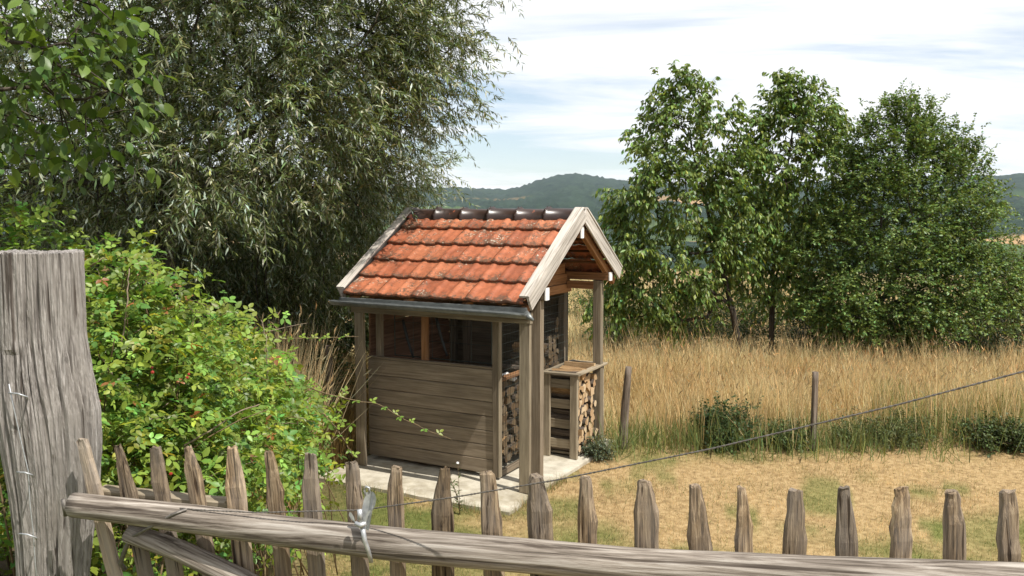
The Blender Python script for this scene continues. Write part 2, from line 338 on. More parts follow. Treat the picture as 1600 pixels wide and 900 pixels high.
# ---------------------------------------------------------------- batched leaves and blades
def nrm(a): return a/np.maximum(np.linalg.norm(a, axis=-1, keepdims=True), 1e-9)
def batch(tv, tf, P, X, Nn, L, Wd, col):
    """stamp a small template (points along / across / up) at every P; X leaf axis, Nn leaf normal"""
    X = nrm(X); Nn = nrm(Nn-(Nn*X).sum(1, keepdims=True)*X); Y = np.cross(Nn, X)
    tv = np.asarray(tv, float); k = len(tv); n = len(P)
    V = P[:, None, :] + tv[None, :, 0, None]*L[:, None, None]*X[:, None, :] + tv[None, :, 1, None]*Wd[:, None, None]*Y[:, None, :] + tv[None, :, 2, None]*L[:, None, None]*Nn[:, None, :]
    ff = np.concatenate([np.asarray(f) for f in tf]); lt = np.array([len(f) for f in tf])
    FF = (ff[None, :]+(np.arange(n)*k)[:, None]).ravel(); LT = np.tile(lt, n); C = np.repeat(col, k, axis=0)
    return V.reshape(-1, 3), FF, LT, C
def merge(parts):
    off = 0; VV, FFs, LL, CC = [], [], [], []
    for (V, FF, LT, C) in parts:
        VV.append(V); FFs.append(FF+off); LL.append(LT); CC.append(C); off += len(V)
    return np.vstack(VV), np.concatenate(FFs), np.concatenate(LL), np.vstack(CC)
T_NARROW = ([(0, 0, 0), (.45, .5, .03), (1, 0, -.10), (.45, -.5, .03)], [(0, 3, 2, 1)])
T_LEAF = ([(0, 0, 0), (.3, .46, .05), (.7, .36, .02), (1, 0, -.12), (.7, -.36, .02), (.3, -.46, .05), (.5, 0, -.02)], [(0, 6, 1), (1, 6, 2), (2, 6, 3), (3, 6, 4), (4, 6, 5), (5, 6, 0)])
T_QUAD = ([(0, 0, 0), (.5, .5, .06), (1, 0, -.1), (.5, -.5, .06)], [(0, 2, 1), (0, 3, 2)])
T_BLADE = ([(0, -.5, 0), (0, .5, 0), (.55, .4, .04), (.55, -.4, .04), (1, 0, .22)], [(0, 1, 2, 3), (3, 2, 4)])
T_SHORT = ([(0, -.5, 0), (0, .5, 0), (1, 0, .1)], [(0, 1, 2)])
def tints(n, base, var=.3, hue=.15, rng=RNG):
    b = np.asarray(base); f = np.exp(rng.normal(0, var, (n, 1))); c = b[None, :]*f
    y = rng.normal(0, hue, n); c[:, 0] *= 1+y; c[:, 2] *= 1-y*.6; return np.clip(c, .003, .9)
def twig_leaves(P0, D, L, K, droop, spread, hang, rng, jit=.25):
    """positions, axes, normals of K leaves along each drooping twig"""
    n = len(P0); t = (np.arange(K)+.5)/K; t = np.tile(t, (n, 1))+rng.uniform(-.4, .4, (n, K))/K
    L = L[:, None]; dz = np.array([0, 0, -1.0])
    P = P0[:, None, :]+D[:, None, :]*(L*t)[..., None]+dz*(droop*L*t*t)[..., None]
    Tn = nrm(D[:, None, :]+dz*(2*droop*t)[..., None])
    sd = nrm(np.cross(Tn, np.array([.1, .05, 1.0]))); sg = np.where(np.arange(K) % 2, 1, -1)[None, :, None]
    up = np.cross(sd, Tn); ang = rng.uniform(-.9, .9, (n, K, 1))
    sv = sd*np.cos(ang)+up*np.sin(ang)
    X = nrm(Tn*(1-spread)+sv*sg*spread+dz*hang+rng.normal(0, jit, (n, K, 3)))
    Nn = nrm(np.array([0, 0, 1.0])+rng.normal(0, .45, (n, K, 3)))
    return P.reshape(-1, 3), X.reshape(-1, 3), Nn.reshape(-1, 3)
def lobe_points(lobes, n, rng, shell=.45):
    """random points in ellipsoid lobes, biased to the outside; lobes: (centre, (rx,ry,rz), weight)"""
    wts = np.array([l[2]*(l[1][0]*l[1][1]*l[1][2])**(2/3.) for l in lobes]); wts /= wts.sum()
    k = rng.choice(len(lobes), n, p=wts); c = np.array([tuple(l[0]) for l in lobes])[k]; r = np.array([l[1] for l in lobes])[k]
    d = nrm(rng.normal(0, 1, (n, 3))); rad = rng.random((n, 1))**shell*(1+rng.normal(0, .08, (n, 1)))
    return c+d*r*rad, d, c
def skeleton(main, pts, rng, r_tip=.006, power=2.2, fork=None):
    """grow branches from the given limbs to the points; returns tube polylines with radii"""
    nodes = []; parent = []; 
    for pl in main:
        prev = -1
        if nodes:
            A = np.array(nodes); d = np.linalg.norm(A-np.array(pl[0]), axis=1); prev = int(d.argmin())
        for a, b in zip(pl[:-1], pl[1:]):
            a = np.array(a, float); b = np.array(b, float); k = max(1, int(np.linalg.norm(b-a)/.3))
            for i in range(k):
                p = a+(b-a)*i/k + rng.normal(0, .012, 3)
                nodes.append(p); parent.append(prev); prev = len(nodes)-1
        nodes.append(np.array(pl[-1], float)); parent.append(prev)
    root = nodes[0] if fork is None else np.array(fork)
    order = np.argsort(np.linalg.norm(pts-root, axis=1)); isleaf = set()
    for i in order:
        p = pts[i]; A = np.array(nodes); v = p-A; d = np.linalg.norm(v, axis=1)
        cost = d + .35*np.maximum(0, A[:, 2]-p[2]) + np.where(A[:, 2] < root[2]-.2, 3.0, 0)
        j = int(cost.argmin()); a = nodes[j]; L = d[j]; k = max(1, int(L/.28)); prev = j
        for s in range(1, k+1):
            t = s/k; q = a+(p-a)*t + (np.array([0, 0, .10*L])*math.sin(math.pi*t)) + (rng.normal(0, .03*L, 3) if s < k else 0)
            nodes.append(q); parent.append(prev); prev = len(nodes)-1
    n = len(nodes); w = np.zeros(n); child = [[] for _ in range(n)]
    for i in range(n):
        if parent[i] >= 0: child[parent[i]].append(i)
    for i in range(n-1, -1, -1):
        if not child[i]: w[i] += r_tip**power
        if parent[i] >= 0: w[parent[i]] += w[i]
    rad = w**(1/power); V, Fc = [], []; done = set()
    for i in range(n):
        if i in done: continue
        chain = [parent[i], i] if parent[i] >= 0 else [i]; done.add(i); c = i
        while child[c]:
            nx = [x for x in child[c] if x not in done]
            if not nx: break
            c = max(nx, key=lambda x: rad[x]); chain.append(c); done.add(c)
        if len(chain) < 2: continue
        rs = [rad[x] for x in chain]
        if parent[i] >= 0: rs[0] = min(rs[0], rs[1]*1.15)
        tube_geo([nodes[x] for x in chain], rs, 10 if rs[0] > .06 else (6 if rs[0] > .02 else 4), V, Fc, cap=False)
    return V, Fc
def make_tree(name, label, cat, base, main, lobes, nclus, leaf, rng, bark, lmat, tip=.006, group=None, shell=.45, fork=None, nb=None, rootname='crown', power=2.2):
    root = empty(name, base); tag(root, label, cat, group)
    bx = np.array(tuple(base))
    pts, d, c = lobe_points(lobes, nclus, rng, shell)
    gz_ = gheight(pts[:, 0], pts[:, 1]); pts[:, 2] = np.maximum(pts[:, 2], gz_+.1)
    bp = pts[rng.permutation(nclus)[:(nb or min(nclus, 420))]]
    V, Fc = skeleton(main, bp, rng, tip, power, fork)
    tr = link('trunk', pymesh(name+' trunk', [tuple(Vector(v)-Vector(base)) for v in V], Fc, True), root, bark)
    cc = np.array([tuple(l[0]) for l in lobes]).mean(0)
    outw = nrm(pts-cc)*.5+d*.5
    m = leaf['per']; P0 = np.repeat(pts, m, 0)+rng.normal(0, leaf.get('scat', .12), (nclus*m, 3)); D = nrm(np.repeat(outw, m, 0)+rng.normal(0, .55, (nclus*m, 3))+np.array([0, 0, leaf.get('rise', 0)]))
    Lt = rng.uniform(.6, 1.2, len(P0))*leaf['twig']
    P, X, Nn = twig_leaves(P0, D, Lt, leaf['k'], leaf['droop'], leaf['spread'], leaf['hang'], rng)
    nl = len(P); LL = leaf['L']*rng.uniform(.6, 1.2, nl); WW = leaf['W']*rng.uniform(.75, 1.2, nl)
    col = tints(nl, leaf['col'], leaf.get('var', .3), leaf.get('hue', .15), rng)
    if 'col2' in leaf:
        s = rng.random(nl) < leaf['p2']; col[s] = tints(int(s.sum()), leaf['col2'], .2, .1, rng)
    tv, tf = leaf['tmpl']; A = batch(tv, tf, P-bx, X, Nn, LL, WW, col)
    # the twigs themselves as thin strips
    side = nrm(np.cross(D, np.array([.2, .1, 1.0]))); q = []; dz = np.array([0, 0, -1.0])
    for t in (0, .5, 1):
        c0 = P0-bx+D*(Lt*t)[:, None]+dz*(leaf['droop']*Lt*t*t)[:, None]; wd = .0035*(1-t*.7); q += [c0-side*wd, c0+side*wd]
    TV = np.stack(q, 1).reshape(-1, 3); b = np.arange(len(P0))*6
    TF = np.stack([b, b+1, b+3, b+2, b+2, b+3, b+5, b+4], 1).ravel(); TL = np.full(len(P0)*2, 4); TC = np.tile(np.array([[.07, .06, .03]]), (len(TV), 1))
    V, FF, LT, C = merge([A, (TV, TF, TL, TC)])
    link(rootname, npmesh(name+' foliage', V, FF, LT, C), root, lmat)
    return root

M['leaf_willow'] = leafmat('willow leaves', .28, .42, .45)
M['leaf_cherry'] = leafmat('cherry leaves', .30, .42, .4)
M['leaf_plum'] = leafmat('plum leaves', .25, .45, .35)
M['leaf_bramble'] = leafmat('bramble leaves', .38, .42, .4)
M['leaf_broad'] = leafmat('broad leaves', .38, .42, .4)
M['leaf_bush'] = leafmat('bush leaves', .25, .5, .3)
M['straw'] = leafmat('dry grass', .45, .65, .2, tt=(1.05, 1.03, .95))

#@@SHED
# ---------------------------------------------------------------- the firewood shed
SH = Vector((0.153, 9.161, 0)); SROT = math.radians(-27.6)
def sw(x, y, z=0.0):
    """shed frame to world"""
    c, s = math.cos(SROT), math.sin(SROT); return Vector((SH.x+c*x-s*y, SH.y+s*x+c*y, z))
def slab():
    x0, x1, y0, y1 = -2.42, .10, -.60, 2.55; nx, ny = 14, 16; V = []; Fc = []
    for j in range(ny+1):
        for i in range(nx+1):
            ed = (.012 if i in (0, nx) or j in (0, ny) else 0)
            V.append((x0+(x1-x0)*i/nx+random.uniform(-ed, ed), y0+(y1-y0)*j/ny+random.uniform(-ed, ed), -ed+random.uniform(-.0015, .0015)))
    for j in range(ny):
        for i in range(nx): a = j*(nx+1)+i; Fc.append((a, a+1, a+nx+2, a+nx+1))
    loop = [i for i in range(nx+1)]+[(j+1)*(nx+1)+nx for j in range(ny)]+[ny*(nx+1)+i for i in range(nx-1, -1, -1)]+[j*(nx+1) for j in range(ny-1, 0, -1)]
    b = len(V)
    for i in loop: V.append((V[i][0]*1.0, V[i][1], -.22))
    n = len(loop)
    for k in range(n): Fc.append((loop[(k+1) % n], loop[k], b+k, b+(k+1) % n))
    o = link('concrete_slab', pymesh('concrete slab', V, Fc), None, M['concrete']); o.location = SH; o.rotation_euler = (0, 0, SROT)
    tag(o, 'pale concrete slab under the firewood shed', 'slab', kind='structure')
slab()
shed = empty('firewood_shed', SH, SROT)
tag(shed, 'small timber firewood shed with red clay tiled roof on concrete slab', 'shed')
def sb(name, p0, p1, wid, thk, mat='frame', wdir=(0, 0, 1), **k): return board(name, p0, p1, wid, thk, M[mat], shed, wdir, **k)
X0, XI = -2.30, -.485                      # left and right end of the boarded store
YW, YB = .28, 2.22                        # its front wall and back wall
# posts
for x in (-.012, -2.215): sb('post', (x, 0, .004), (x, 0, 1.852), .125, .05, wdir=(1, 0, 0))
sb('post', (-.005, YW, .004), (-.005, YW, 2.08), .12, .09, 'board', wdir=(1, 0, 0))
sb('post', (-.05, 2.17, .004), (-.05, 2.17, 2.16), .11, .09, wdir=(1, 0, 0))
for (x, y) in ((-.575, YB), (X0+.03, YB), (-2.05, YB)): sb('post', (x, y, .004), (x, y, 2.10), .09, .09, 'board', wdir=(1, 0, 0))
# front wall of boards (each a part)
z = 1.262
for i, hgt in enumerate([.205]+[.1675]*6):
    sb('wall_board', (X0, YW+random.uniform(-.002, .002), z-hgt/2), (XI-.045, YW+random.uniform(-.002, .002), z-hgt/2-.003), hgt-.006, .026, 'board', warp=.0015, ch=.005); z -= hgt
sb('wall_cap', (X0, YW, 1.277), (XI-.045, YW, 1.277), .05, .028, 'board', wdir=(0, 1, 0))
# studs of the front wall
for x, m in ((-2.17, 'board'), (-1.51, 'fresh'), (XI-.03, 'board')):
    sb('stud', (x, YW+(.055 if x < -1 else 0), .05 if x < -1 else .03), (x, YW+(.055 if x < -1 else 0), 1.99), .07, .07, m, wdir=(1, 0, 0))
sb('stud', (XI+.015, YW-.005, .03), (XI+.015, YW-.005, 1.99), .018, .07, 'frame', wdir=(1, 0, 0))
# plates and beams
sb('eave_beam', (-2.32, 0, 1.915), (.06, 0, 1.915), .12, .06, 'frame')
sb('wall_plate', (-2.34, YW+.005, 2.15), (.10, YW+.005, 2.15), .13, .09, 'board')
sb('back_plate', (-2.34, 2.19, 2.215), (.10, 2.19, 2.215), .10, .09, 'fresh')
sb('ridge_purlin', (-2.34, 1.25, 2.80), (.11, 1.25, 2.80), .13, .08, 'fresh')
for (y, zz, hh, ww) in ((YW+.005, 2.15, .135, .095), (2.19, 2.215, .105, .095), (1.25, 2.80, .135, .085)):
    sb('purlin_end_cap', (.101, y, zz), (.115, y, zz), hh, ww, 'cap')
sb('cross_beam', (XI-.02, .33, 2.05), (XI-.02, YB+.05, 2.05), .11, .07, 'fresh')
sb('cross_beam', (XI+.02, 2.14, 2.10), (-.10, 2.14, 2.10), .10, .06, 'fresh')
sb('cross_beam', (X0+.02, .33, 2.05), (X0+.02, YB+.05, 2.05), .11, .07, 'fresh')
# gable boards of the inner end wall and of the far end
PIT = math.radians(32.1); TP = math.tan(PIT); EY, RY, FY = -.22, 1.25, 2.47; EZ = 2.075; RZ = EZ+(RY-EY)*TP; FZ = RZ-(FY-RY)*TP
def under(y): return (EZ+(y-EY)*TP if y < RY else RZ-(y-RY)*TP)-.10
for xx in (XI-.005, X0-.02):
    z = 2.108
    while z < RZ-.25:
        h = .135; zt = z+h
        ya = max(EY+(zt+.10-EZ)/TP, .35); yb = min(RY+(RZ-zt-.10)/TP, YB+.02)
        if yb-ya > .12: sb('gable_board', (xx, ya, z+h/2), (xx, yb, z+h/2), h-.006, .022, 'fresh')
        z = zt
# left end wall (half height) and back wall boards
for k in range(12): sb('end_board', (X0-.02, YW+.05, .14+k*.162), (X0-.02, YB-.05, .14+k*.162), .16, .022, 'inner')
for k in range(12): sb('back_board', (X0+.02, YB+.06, .14+k*.162), (XI-.04, YB+.06, .14+k*.162), .168, .022, 'board')
# wire mesh panels
def mesh_panel(p, udir, wid, hgt, nu, nv, r=.0021):
    V, Fc = [], []; u = Vector(udir)
    for i in range(nu+1): a = Vector(p)+u*wid*i/nu; tube_geo([a, a+Vector((0, 0, hgt))], r*(2.2 if i in (0, nu) else 1), 4, V, Fc)
    for j in range(nv+1): a = Vector(p)+Vector((0, .0035 if abs(u.x) > .5 else 0, hgt*j/nv)); a.x += .0035 if abs(u.y) > .5 else 0; tube_geo([a, a+u*wid], r*(2.2 if j in (0, nv) else 1), 4, V, Fc)
    o = link('mesh_panel', pymesh('mesh panel', V, Fc), shed, M['meshwire'])
mesh_panel((XI+.005, .34, .12), (0, 1, 0), .92, 1.84, 22, 18)
mesh_panel((XI+.005, 1.30, .12), (0, 1, 0), .86, 1.84, 18, 18)
mesh_panel((-2.0, YW+.13, 1.30), (1, 0, 0), 1.35, .62, 5, 3, .003)
sb('bottom_rail', (XI-.01, .33, .06), (XI-.01, YB, .06), .07, .05, 'board')
sb('shelf', (XI-.05, .36, 1.13), (XI-.05, 1.25, 1.13), .035, .09, 'fresh')
# roof: rafters, battens, tiles
roof = empty('roof', (0, 0, 0), 0, shed)
def rb(name, p0, p1, wid, thk, mat, wdir=(0, 0, 1), **k): return board(name, p0, p1, wid, thk, M[mat], roof, wdir, **k)
for x in (-2.22, -1.45, -.68, .045):
    rb('rafter', (x, EY+.04, EZ-.095), (x, RY-.01, RZ-.112), .09, .06, 'fresh'); rb('rafter', (x, RY+.01, RZ-.112), (x, FY-.04, FZ-.095), .09, .06, 'fresh')
nb_ = 6
for k in range(nb_):
    t = (k+.3)/nb_; y = EY+(RY-EY)*t; rb('batten', (-2.28, y, EZ+(y-EY)*TP-.035), (.09, y, EZ+(y-EY)*TP-.035), .03, .045, 'soffit')
for k in range(5):
    t = (k+.3)/5; y = FY-(FY-RY)*t; rb('batten', (-2.28, y, FZ+(FY-y)*TP-.035), (.09, y, FZ+(FY-y)*TP-.035), .03, .045, 'soffit')
def tile_mesh(seed):
    r = random.Random(seed); prof = [(0, .004), (.018, .026), (.045, .034), (.072, .024), (.088, .005), (.125, 0), (.152, .010), (.178, .001), (.222, .002), (.252, .010)]
    rows = [(0.0, .0), (.012, .006), (.16, .004), (.36, -.012)]; V = []; Fc = []; n = len(prof)
    for (yy, dz) in rows:
        for (u, zz) in prof: V.append((u+r.uniform(-.001, .001), yy + (.005*math.cos((u-.045)/.252*6.28) if yy < .02 else 0), zz*.5+dz+.018))
    for (u, zz) in prof: V.append((u, .008, zz*.4-.012))
    for j in range(3):
        for i in range(n-1): a = j*n+i; Fc.append((a, a+1, a+n+1, a+n))
    b = 4*n
    for i in range(n-1): Fc.append((i+1, i, b+i, b+i+1))
    return pymesh('clay tile', V, Fc, True)
TM = [tile_mesh(i) for i in range(4)]
for t in TM: t.materials.append(M['tile'])
SL = (RY-EY)/math.cos(PIT); STEP = SL/5.0
def lay(side):
    n = 5 if side > 0 else 4; run = SL if side > 0 else (FY-RY)/math.cos(PIT); st = run/n
    for row in range(n):
        for cidx in range(10):
            o = bpy.data.objects.new('tile', TM[(row*3+cidx*7+side) % 4]); COL.objects.link(o); o.parent = roof
            s = row*st + random.uniform(-.005, .005); xo = -2.275+cidx*.2345+random.uniform(-.003, .003)
            tilt = PIT-math.radians(3.2)+random.uniform(-.008, .008)
            if side > 0:
                o.location = (xo, EY+s*math.cos(PIT), EZ+s*math.sin(PIT)+.016); o.rotation_euler = (tilt, random.uniform(-.01, .01), random.uniform(-.008, .008))
            else:
                o.location = (xo+.25, FY-s*math.cos(PIT), FZ+s*math.sin(PIT)+.016); o.rotation_euler = (tilt, 0, math.pi+random.uniform(-.008, .008))
            o.scale = (.235/.247, 1, 1)
lay(1); lay(-1)
def ridge_mesh():
    V = []; Fc = []; n = 12; secs = [(0, .118, 0), (.012, .134, 0), (.055, .134, 0), (.062, .116, 0), (.44, .106, 0)]
    for (xx, r, dz) in secs:
        for k in range(n+1): a = math.pi*(-.06+1.12*k/n); V.append((xx, -math.cos(a)*r*1.12, math.sin(a)*r+dz))
    m = n+1
    for j in range(len(secs)-1):
        for k in range(n): a = j*m+k; Fc.append((a, a+1, a+m+1, a+m))
    # knobs on the collar
    for k in range(1, n, 2):
        a = math.pi*k/n; c = Vector((.034, -math.cos(a)*.138*1.12, math.sin(a)*.138)); b = len(V); rr = .014
        V += [c+Vector((rr, 0, 0)), c-Vector((rr, 0, 0)), c+Vector((0, -math.cos(a), math.sin(a)))*rr, c+Vector((0, math.sin(a), math.cos(a)))*rr, c-Vector((0, math.sin(a), math.cos(a)))*rr]
        Fc += [(b, b+3, b+2), (b+3, b+1, b+2), (b+1, b+4, b+2), (b+4, b, b+2)]
    return pymesh('ridge tile', V, Fc, True)
RM = ridge_mesh(); RM.materials.append(M['ridge'])
for k in range(6):
    o = bpy.data.objects.new('ridge_tile', RM); COL.objects.link(o); o.parent = roof
    o.location = (-2.30+k*.388, RY, RZ-.035+.006*(k % 2)); o.rotation_euler = (random.uniform(-.02, .02), -.018, random.uniform(-.01, .01))
# bargeboards with their capping boards at both gables
for xs, sg in ((.135, 1), (-2.335, -1)):
    for (ya, za, yb, zb) in ((EY+.03, EZ, RY, RZ), (FY-.02, FZ, RY, RZ)):
        n_ = Vector((0, -(zb-za), (yb-ya))).normalized(); n_ = n_ if n_.z > 0 else -n_
        a = Vector((xs, ya, za)); b = Vector((xs, yb, zb)); dz = (.012)
        rb('bargeboard', a+n_*dz, b+n_*dz, .16, .026, 'pale', wdir=tuple(n_))
        cx = -.038*sg
        rb('bargeboard_cap', a+n_*(.108)+Vector((cx, 0, 0)), b+n_*(.108)+Vector((cx, 0, 0)), .115, .024, 'pale', wdir=(1, 0, 0))
# gutter with brackets
def gutter():
    V = []; Fc = []; n = 10; r = .06; xs = [-2.36+2.54*i/12 for i in range(13)]
    for i, x in enumerate(xs):
        for k in range(n+1): a = math.pi*k/n; V.append((x, -.315-math.cos(a)*r, 2.025-math.sin(a)*r-.02*i/12))
        V.append((x, -.315-r-.008, 2.032-.02*i/12)); V.append((x, -.315-r-.008, 2.018-.02*i/12))
    m = n+3
    for i in range(12):
        for k in range(n): a = i*m+k; Fc.append((a, a+1, a+m+1, a+m))
        for (p, q) in ((0, n+1), (n+1, n+2)): a = i*m; Fc.append((a+p, a+q, a+m+q, a+m+p))
    for i in (0, 12): Fc.append(tuple(i*m+k for k in range(n+1)))
    return pymesh('gutter', V, Fc, True)
gut = link('gutter', gutter(), shed, M['zinc'])
for x in (-2.1, -1.5, -.9, -.3): sb('gutter_bracket', (x, -.25, 1.985), (x, -.03, 1.985), .03, .006, 'zinc')
tube('gutter_spout', [(.15, -.315, 1.99), (.21, -.33, 1.965), (.25, -.34, 1.94)], [.05, .028, .012], M['zinc'], gut)
sb('fascia', (-2.33, EY+.005, EZ-.075), (.115, EY+.005, EZ-.075), .10, .02, 'zinc')

# ---------------------------------------------------------------- firewood
def log_mesh(kind, seed, L=.40):
    r = random.Random(seed); R = .5; V = []; Fc = []; mi = []
    if kind == 'round': prof = [(math.cos(a)*R*r.uniform(.88, 1.08), math.sin(a)*R*r.uniform(.88, 1.08)) for a in [2*math.pi*k/10 for k in range(10)]]; sp = 0
    elif kind == 'half': prof = [(math.cos(a)*R*r.uniform(.95, 1.12), math.sin(a)*R*1.25*r.uniform(.9, 1.05)-.22) for a in [math.pi*k/7 for k in range(8)]]; sp = 1
    else: prof = [(math.cos(a)*r.uniform(.95, 1.12)-.42, math.sin(a)*r.uniform(.95, 1.1)-.42) for a in [math.pi/2*k/5 for k in range(6)]]+[(-.42, -.42)]; sp = 2
    n = len(prof); cs = [0, .5, 1]
    for c in cs:
        oy, oz = r.uniform(-.06, .06), r.uniform(-.06, .06); k = r.uniform(.93, 1.05)
        for (y, z) in prof: V.append((c*L, (y*k+oy), (z*k+oz)))
    for j in range(2):
        for i in range(n):
            Fc.append((j*n+i, j*n+(i+1) % n, (j+1)*n+(i+1) % n, (j+1)*n+i)); mi.append(2 if (sp and i >= n-sp) else 1)
    Fc.append(tuple(range(n-1, -1, -1))); Fc.append(tuple(range(2*n, 3*n))); mi += [0, 0]
    me = pymesh('split log', V, Fc, False, mi)
    for k in ('end', 'logbark', 'split'): me.materials.append(M[k])
    return me
LM = [log_mesh(k, s) for s, k in enumerate(['round', 'round', 'half', 'half', 'wedge', 'wedge', 'round', 'round'])]
LM += [log_mesh('wedge', 40), log_mesh('half', 41)]
for q in LM[8:]:
    q.materials[1] = M['split']
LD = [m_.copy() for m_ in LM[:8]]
for q in LD: q.materials[0] = M['end_shaded']
def put_log(p, size, rot, label, group, yaw=0.0, k=None, name='firewood_log', dark=False):
    o = bpy.data.objects.new(name, LM[k if k is not None else random.randrange(8)]); COL.objects.link(o)
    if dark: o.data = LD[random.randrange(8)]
    o.location = p; o.rotation_euler = Matrix.Rotation(SROT+yaw, 3, 'Z').to_4x4().to_euler() if rot is None else (Matrix.Rotation(SROT+yaw, 3, 'Z') @ Matrix.Rotation(rot, 3, 'X')).to_euler()
    o.scale = (random.uniform(.95, 1.05), size, size*random.uniform(.85, 1.1)); tag(o, label, 'log', group); return o
def stack(y0, y1, z0, topf, x0, label, group, d=.104, dark=False):
    z = z0; row = 0
    while True:
        y = y0+d*.5*(1+(row % 2)*.5); any_ = False
        while y < y1-d*.35:
            if z < topf(y):
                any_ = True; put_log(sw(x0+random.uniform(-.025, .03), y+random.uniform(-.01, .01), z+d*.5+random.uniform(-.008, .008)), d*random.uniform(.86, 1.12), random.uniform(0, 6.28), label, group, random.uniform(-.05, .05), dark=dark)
            y += d*random.uniform(.95, 1.08)
        z += d*.86; row += 1
        if not any_ or z > 2: break
stack(1.46, 2.12, .07, lambda y: .94+.04*math.sin(y*9), -.455, 'cut log with pale end stacked in the open bin beside the shed posts', 'logs in the open bin')
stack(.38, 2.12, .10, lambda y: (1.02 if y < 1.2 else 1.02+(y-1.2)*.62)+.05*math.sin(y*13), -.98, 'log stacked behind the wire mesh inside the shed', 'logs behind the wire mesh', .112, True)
for k, (x, y, yw) in enumerate([(-.44, 1.60, .30), (-.40, 1.80, -.25), (-.43, 1.98, .12)]):
    put_log(sw(x, y, 1.03+.02*k), .075, 2.4+k*1.1, ['yellow split log lying across the top of the bin, next to its slatted side', 'pale split log lying on top in the middle of the bin', 'pale split log lying on top of the bin beside the far post'][k], None, yw, 8+k % 2)
bag = pymesh('bag', [(.16*math.cos(a)*(1 if k % 2 else .75), .10*math.sin(a)*(1 if k % 3 else .7), .03*math.sin(k*2.3)) for k, a in enumerate([i*math.pi/6 for i in range(12)])]+[(0, 0, .07), (0, 0, -.03)], [(i, (i+1) % 12, 12) for i in range(12)]+[((i+1) % 12, i, 13) for i in range(12)])
bo = link('plastic_sheet', bag, None, M['white']); bo.location = sw(-.66, .78, 1.045+.03); bo.rotation_euler = (0.1, .1, SROT+1.2)
tag(bo, 'crumpled white plastic sheet lying on the logs behind the mesh', 'plastic sheet')
# the open log bin
binr = empty('log_bin', sw(-.47, 1.42, 0), SROT); tag(binr, 'open timber log bin with slatted side, full of cut logs', 'log bin')
def bb(name, p0, p1, wid, thk, mat='frame', wdir=(0, 0, 1)): return board(name, p0, p1, wid, thk, M[mat], binr, wdir)
for x in (.045, .415): bb('post', (x, 0, .004), (x, 0, 1.04), .095, .045, wdir=(1, 0, 0))
bb('post', (.42, .85, .004), (.42, .85, 1.04), .09, .045, wdir=(1, 0, 0)); bb('post', (.02, .85, .004), (.02, .85, 1.04), .06, .045, wdir=(1, 0, 0))
for zz in (.13, .38, .63, .88): bb('slat', (.0, .036, zz+.04), (.46, .036, zz+.04), .115, .022)
bb('floor_board', (.03, .43, .04), (.43, .43, .04), .7, .03, wdir=(0, 1, 0))
bb('top_rail', (-.03, -.005, 1.056), (.49, -.005, 1.056), .075, .028, wdir=(0, 1, 0)); bb('top_rail', (.455, .035, 1.057), (.455, .92, 1.057), .075, .028, wdir=(1, 0, 0))
bb('top_rail', (.01, .035, 1.057), (.01, .92, 1.057), .055, .028, wdir=(1, 0, 0)); bb('top_rail', (.04, .885, 1.056), (.415, .885, 1.056), .065, .026, wdir=(0, 1, 0))
# two dark tool handles hanging inside the store
for k, (x, zt) in enumerate([(-1.90, 1.74), (-1.42, 1.80)]):
    pts = [sw(x+.10*t+.05*t*t, YW+.16, zt-.46*t) for t in [0, .2, .4, .6, .8, 1]]
    o = tube('tool_handle', pts, [.018, .022, .020, .018, .017, .015], M['black'], None, 6)
    tag(o, ['dark curved handle hanging in the window opening near the outer post', 'dark curved handle hanging beside the middle stud of the window opening'][k], 'tool handle')

#@@GATE
# ---------------------------------------------------------------- the gate in front
def gy(px, off=0.0):
    """distance of the gate plane for a photo column"""
    u = (px-800)/F; P0 = Vector((-1.47, 2.93)); P1 = Vector((1.42, 2.46)); d = P1-P0
    # intersect x = u*y with the line
    t = (u*P0.y-P0.x)/(d.x-u*d.y); return (P0+d*t).y+off
gate = empty('picket_gate', (0, 2.7, 1.36)); tag(gate, 'low wooden gate of cleft pickets nailed behind a round log rail', 'gate')
G0 = Vector((0, 2.7, 1.36))
PK = [(128, 686, 182, 900, 27), (187, 696, 229, 900, 30), (240, 699, 273, 900, 30), (295, 698, 330, 900, 31), (361, 699, 384, 900, 36), (423, 705, 442, 900, 30), (482, 709, 496, 900, 31), (551, 722, 562, 900, 29), (615, 729, 622, 900, 27), (688, 732, 694, 900, 37), (765, 739, 772, 900, 35), (840, 744, 848, 900, 41), (917, 746, 919, 900, 32), (1008, 752, 1012, 900, 40), (1091, 760, 1094, 900, 38), (1162, 761, 1163, 900, 28), (1244, 765, 1240, 900, 38), (1323, 763, 1323, 900, 37), (1407, 763, 1407, 900, 34), (1492, 769, 1490, 900, 34), (1573, 768, 1579, 900, 36), (1668, 772, 1676, 900, 36), (1762, 776, 1768, 900, 35)]
